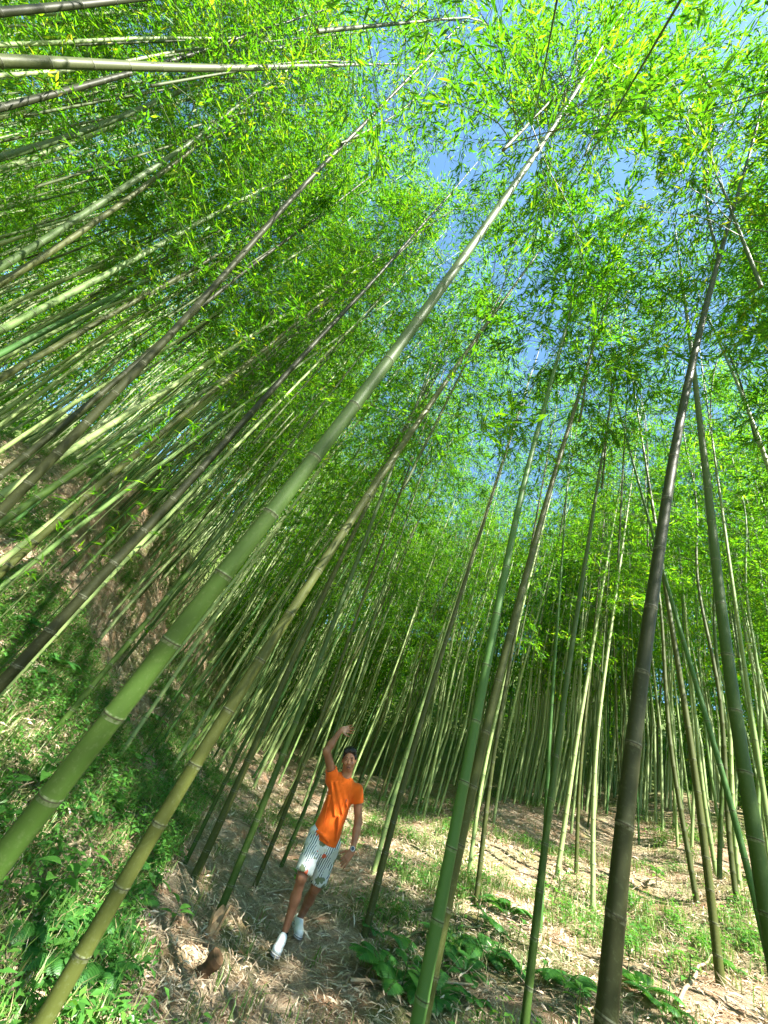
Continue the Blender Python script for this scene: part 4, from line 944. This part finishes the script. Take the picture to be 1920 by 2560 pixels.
        an = unit(np.array(elR) - np.array(shR)); g.cone(np.array(shR) + an * .152, np.array(shR) + an * .40, .10, .13, .003, sub=True)
        an = unit(np.array(elL) - np.array(shL)); g.cone(np.array(shL) + an * .185, np.array(shL) + an * .34, .095, .10, .003, sub=True)
        g.cone((-.03, .0, 1.425), (.06, -.002, 1.418), .045, .045, .03); g.ell((.008, -.035, 1.487), (.060, .075, .050), None, .006, sub=True)
        g.plane_cut((.04, .03, .868), (.06, 0, -1.0))
    # keep the sleeve cuts away from the trunk by cutting with short cones only
    def hemwave(V):
        k = np.clip(1 - (V[:, 2] - .87) / .12, 0, 1); a = np.arctan2(V[:, 1] - .03, V[:, 0] - .04)
        V = V.copy(); V[:, 1] += k * .008 * np.sin(a * 5); V[:, 2] += k * .008 * np.sin(a * 3 + 1); V[:, 2] += k * .02 * (V[:, 1] < .03) * -1; return V
    ts = blob('t_shirt', shirt, (-.36, -.20, .80), (.46, .26, 1.56), .0048, shirt_mat(), post=hemwave)
    blob('chest_emblem', lambda g: g.cone((.112, -.108, 1.245), (.106, -.108, 1.268), .004, .0055, .002), (.08, -.13, 1.22), (.14, -.08, 1.29), .002, simple_mat('navy_thread', (.03, .02, .04)), ts)
    # shorts
    def shorts(g):
        g.cone((.04, .045, .93), (.04, .045, .84), .138, .150, .02, flat=((0, 1, 0), .80))
        for hp, kn, sg in ((hipR, knR, -1), (hipL, knL, 1)):
            hp = np.array(hp); kn = np.array(kn); g.cone(hp - [0, 0, .03], hp + (kn - hp) * .83, .100, .094, .03)
        for hp, kn, fe in ((hipR, knR, .66), (hipL, knL, .74)):
            hp = np.array(hp); kn = np.array(kn); e = hp + (kn - hp) * fe; dd = unit(kn - hp); g.cone(e + dd * .085, e + dd * .22, .085, .085, .002, sub=True); g.cone(e - dd * .02, e + dd * .1, .076, .084, .004, sub=True)
    blob('shorts', shorts, (-.20, -.16, .50), (.29, .26, .98), .0048, shorts_mat())
    # socks, shoes
    M_SOCK = simple_mat('black_sock', (.012, .012, .013), .9); M_SHOE = simple_mat('white_shoe_leather', (.78, .82, .82), .45, .4, var=(.7, .74, .75)); M_SOLE = simple_mat('shoe_sole', (.62, .62, .64), .6); M_LINE = simple_mat('shoe_welt', (.06, .06, .07), .6)
    for an, toe in ((anR, (-.005, -.235)), (anL, (.155, .215))):
        an = np.array(an); t2 = np.array([toe[0], toe[1], 0]); ax_ = unit(np.array([toe[0] - an[0], toe[1] - an[1], 0])); sd = np.array([-ax_[1], ax_[0], 0]); gz_ = float(ground_z(*(np.array([gx, gy]) + np.array([[math.cos(az), math.sin(az)], [-math.sin(az), math.cos(az)]]) @ (an[:2] + ax_[:2] * .08)))) - gz
        fl = gz_ + .012; hl_ = an - ax_ * .045; hl_[2] = fl + .05; tp = hl_ + ax_ * .285
        blob('sock', lambda g: g.cone(an - [0, 0, .06], an + [0, 0, .012], .040, .0365, .003), an - [.07, .07, .11], an + [.07, .07, .07], .003, M_SOCK)
        def up(g):
            g.cone(hl_ + [0, 0, .005], hl_ + ax_ * .10 + [0, 0, .0], .038, .040, .02); g.cone(hl_ + ax_ * .09, tp - ax_ * .045 - [0, 0, .018], .040, .040, .02, flat=((0, 0, 1), .85))
            g.cone(hl_ + ax_ * .06 + [0, 0, .03], hl_ + ax_ * .19 - [0, 0, .002], .034, .030, .02)
            g.ell(hl_ + ax_ * .215 - [0, 0, .02] , (.046, .05, .026), np.array([sd, ax_, [0, 0, 1]]), .02)
            g.plane_cut((0, 0, fl + .014), (0, 0, -1))
            g.cone(hl_ + ax_ * .028 + [0, 0, .052], hl_ + ax_ * .045 + [0, 0, .1], .030, .034, .004, sub=True)
        sh = blob('shoe', up, np.minimum(hl_, tp) - .08, np.maximum(hl_, tp) + .1, .0036, M_SHOE)
        def sole(g):
            c0 = hl_.copy(); c0[2] = fl + .006; c1 = tp.copy(); c1[2] = fl + .006
            g.cone(c0, c0 + ax_ * .12, .042, .040, .01, flat=((0, 0, 1), 1)); g.cone(c0 + ax_ * .12, c1 - ax_ * .046, .040, .049, .01); g.plane_cut((0, 0, fl - .008), (0, 0, -1)); g.plane_cut((0, 0, fl + .017), (0, 0, 1))
        blob('sole', sole, np.minimum(hl_, tp) - .09, np.maximum(hl_, tp) + .09, .0036, M_SOLE, sh, 1)
        def welt(g):
            c0 = hl_.copy(); c0[2] = fl + .006; c1 = tp.copy(); c1[2] = fl + .006
            g.cone(c0, c0 + ax_ * .12, .0435, .0415, .01); g.cone(c0 + ax_ * .12, c1 - ax_ * .046, .0415, .0505, .01); g.plane_cut((0, 0, fl + .003), (0, 0, -1)); g.plane_cut((0, 0, fl + .009), (0, 0, 1))
        blob('welt', welt, np.minimum(hl_, tp) - .09, np.maximum(hl_, tp) + .09, .003, M_LINE, sh, 0)
    # watch
    w0 = np.array(wrL); a = unit(np.array(wrL) - np.array(elL)); M_ST = simple_mat('watch_strap', (.03, .03, .035), .5); M_CASE = simple_mat('watch_case', (.6, .55, .54), .3, .7)
    t = bpy.data.objects.new('watch', None); COL.objects.link(t); t.parent = root
    def ring(g):
        c0 = w0 - a * .012; g.cone(c0 - a * .011, c0 + a * .011, .030, .030, .002); g.cone(c0 - a * .05, c0 + a * .05, .0225, .0225, .001, sub=True); g.plane_cut(c0 - a * .012, -a); g.plane_cut(c0 + a * .012, a)
    blob('strap', ring, w0 - .05, w0 + .05, .0026, M_ST, t)
    nf = unit(np.array([-.15, -1, .1]) - a * np.dot(a, [-.15, -1, .1])); cc = w0 - a * .012 + nf * .027
    def case(g): g.cone(cc, cc + nf * .001, .0235, .0235, .001); g.plane_cut(cc + nf * .006, nf); g.plane_cut(cc - nf * .006, -nf)
    blob('case', case, cc - .035, cc + .035, .0022, M_CASE, t)
    def dial(g): g.cone(cc + nf * .004, cc + nf * .005, .0165, .0165, .001); g.plane_cut(cc + nf * .0085, nf)
    blob('dial', dial, cc - .035, cc + .035, .002, simple_mat('watch_dial', (.05, .06, .09), .2, .6), t)
build_man()
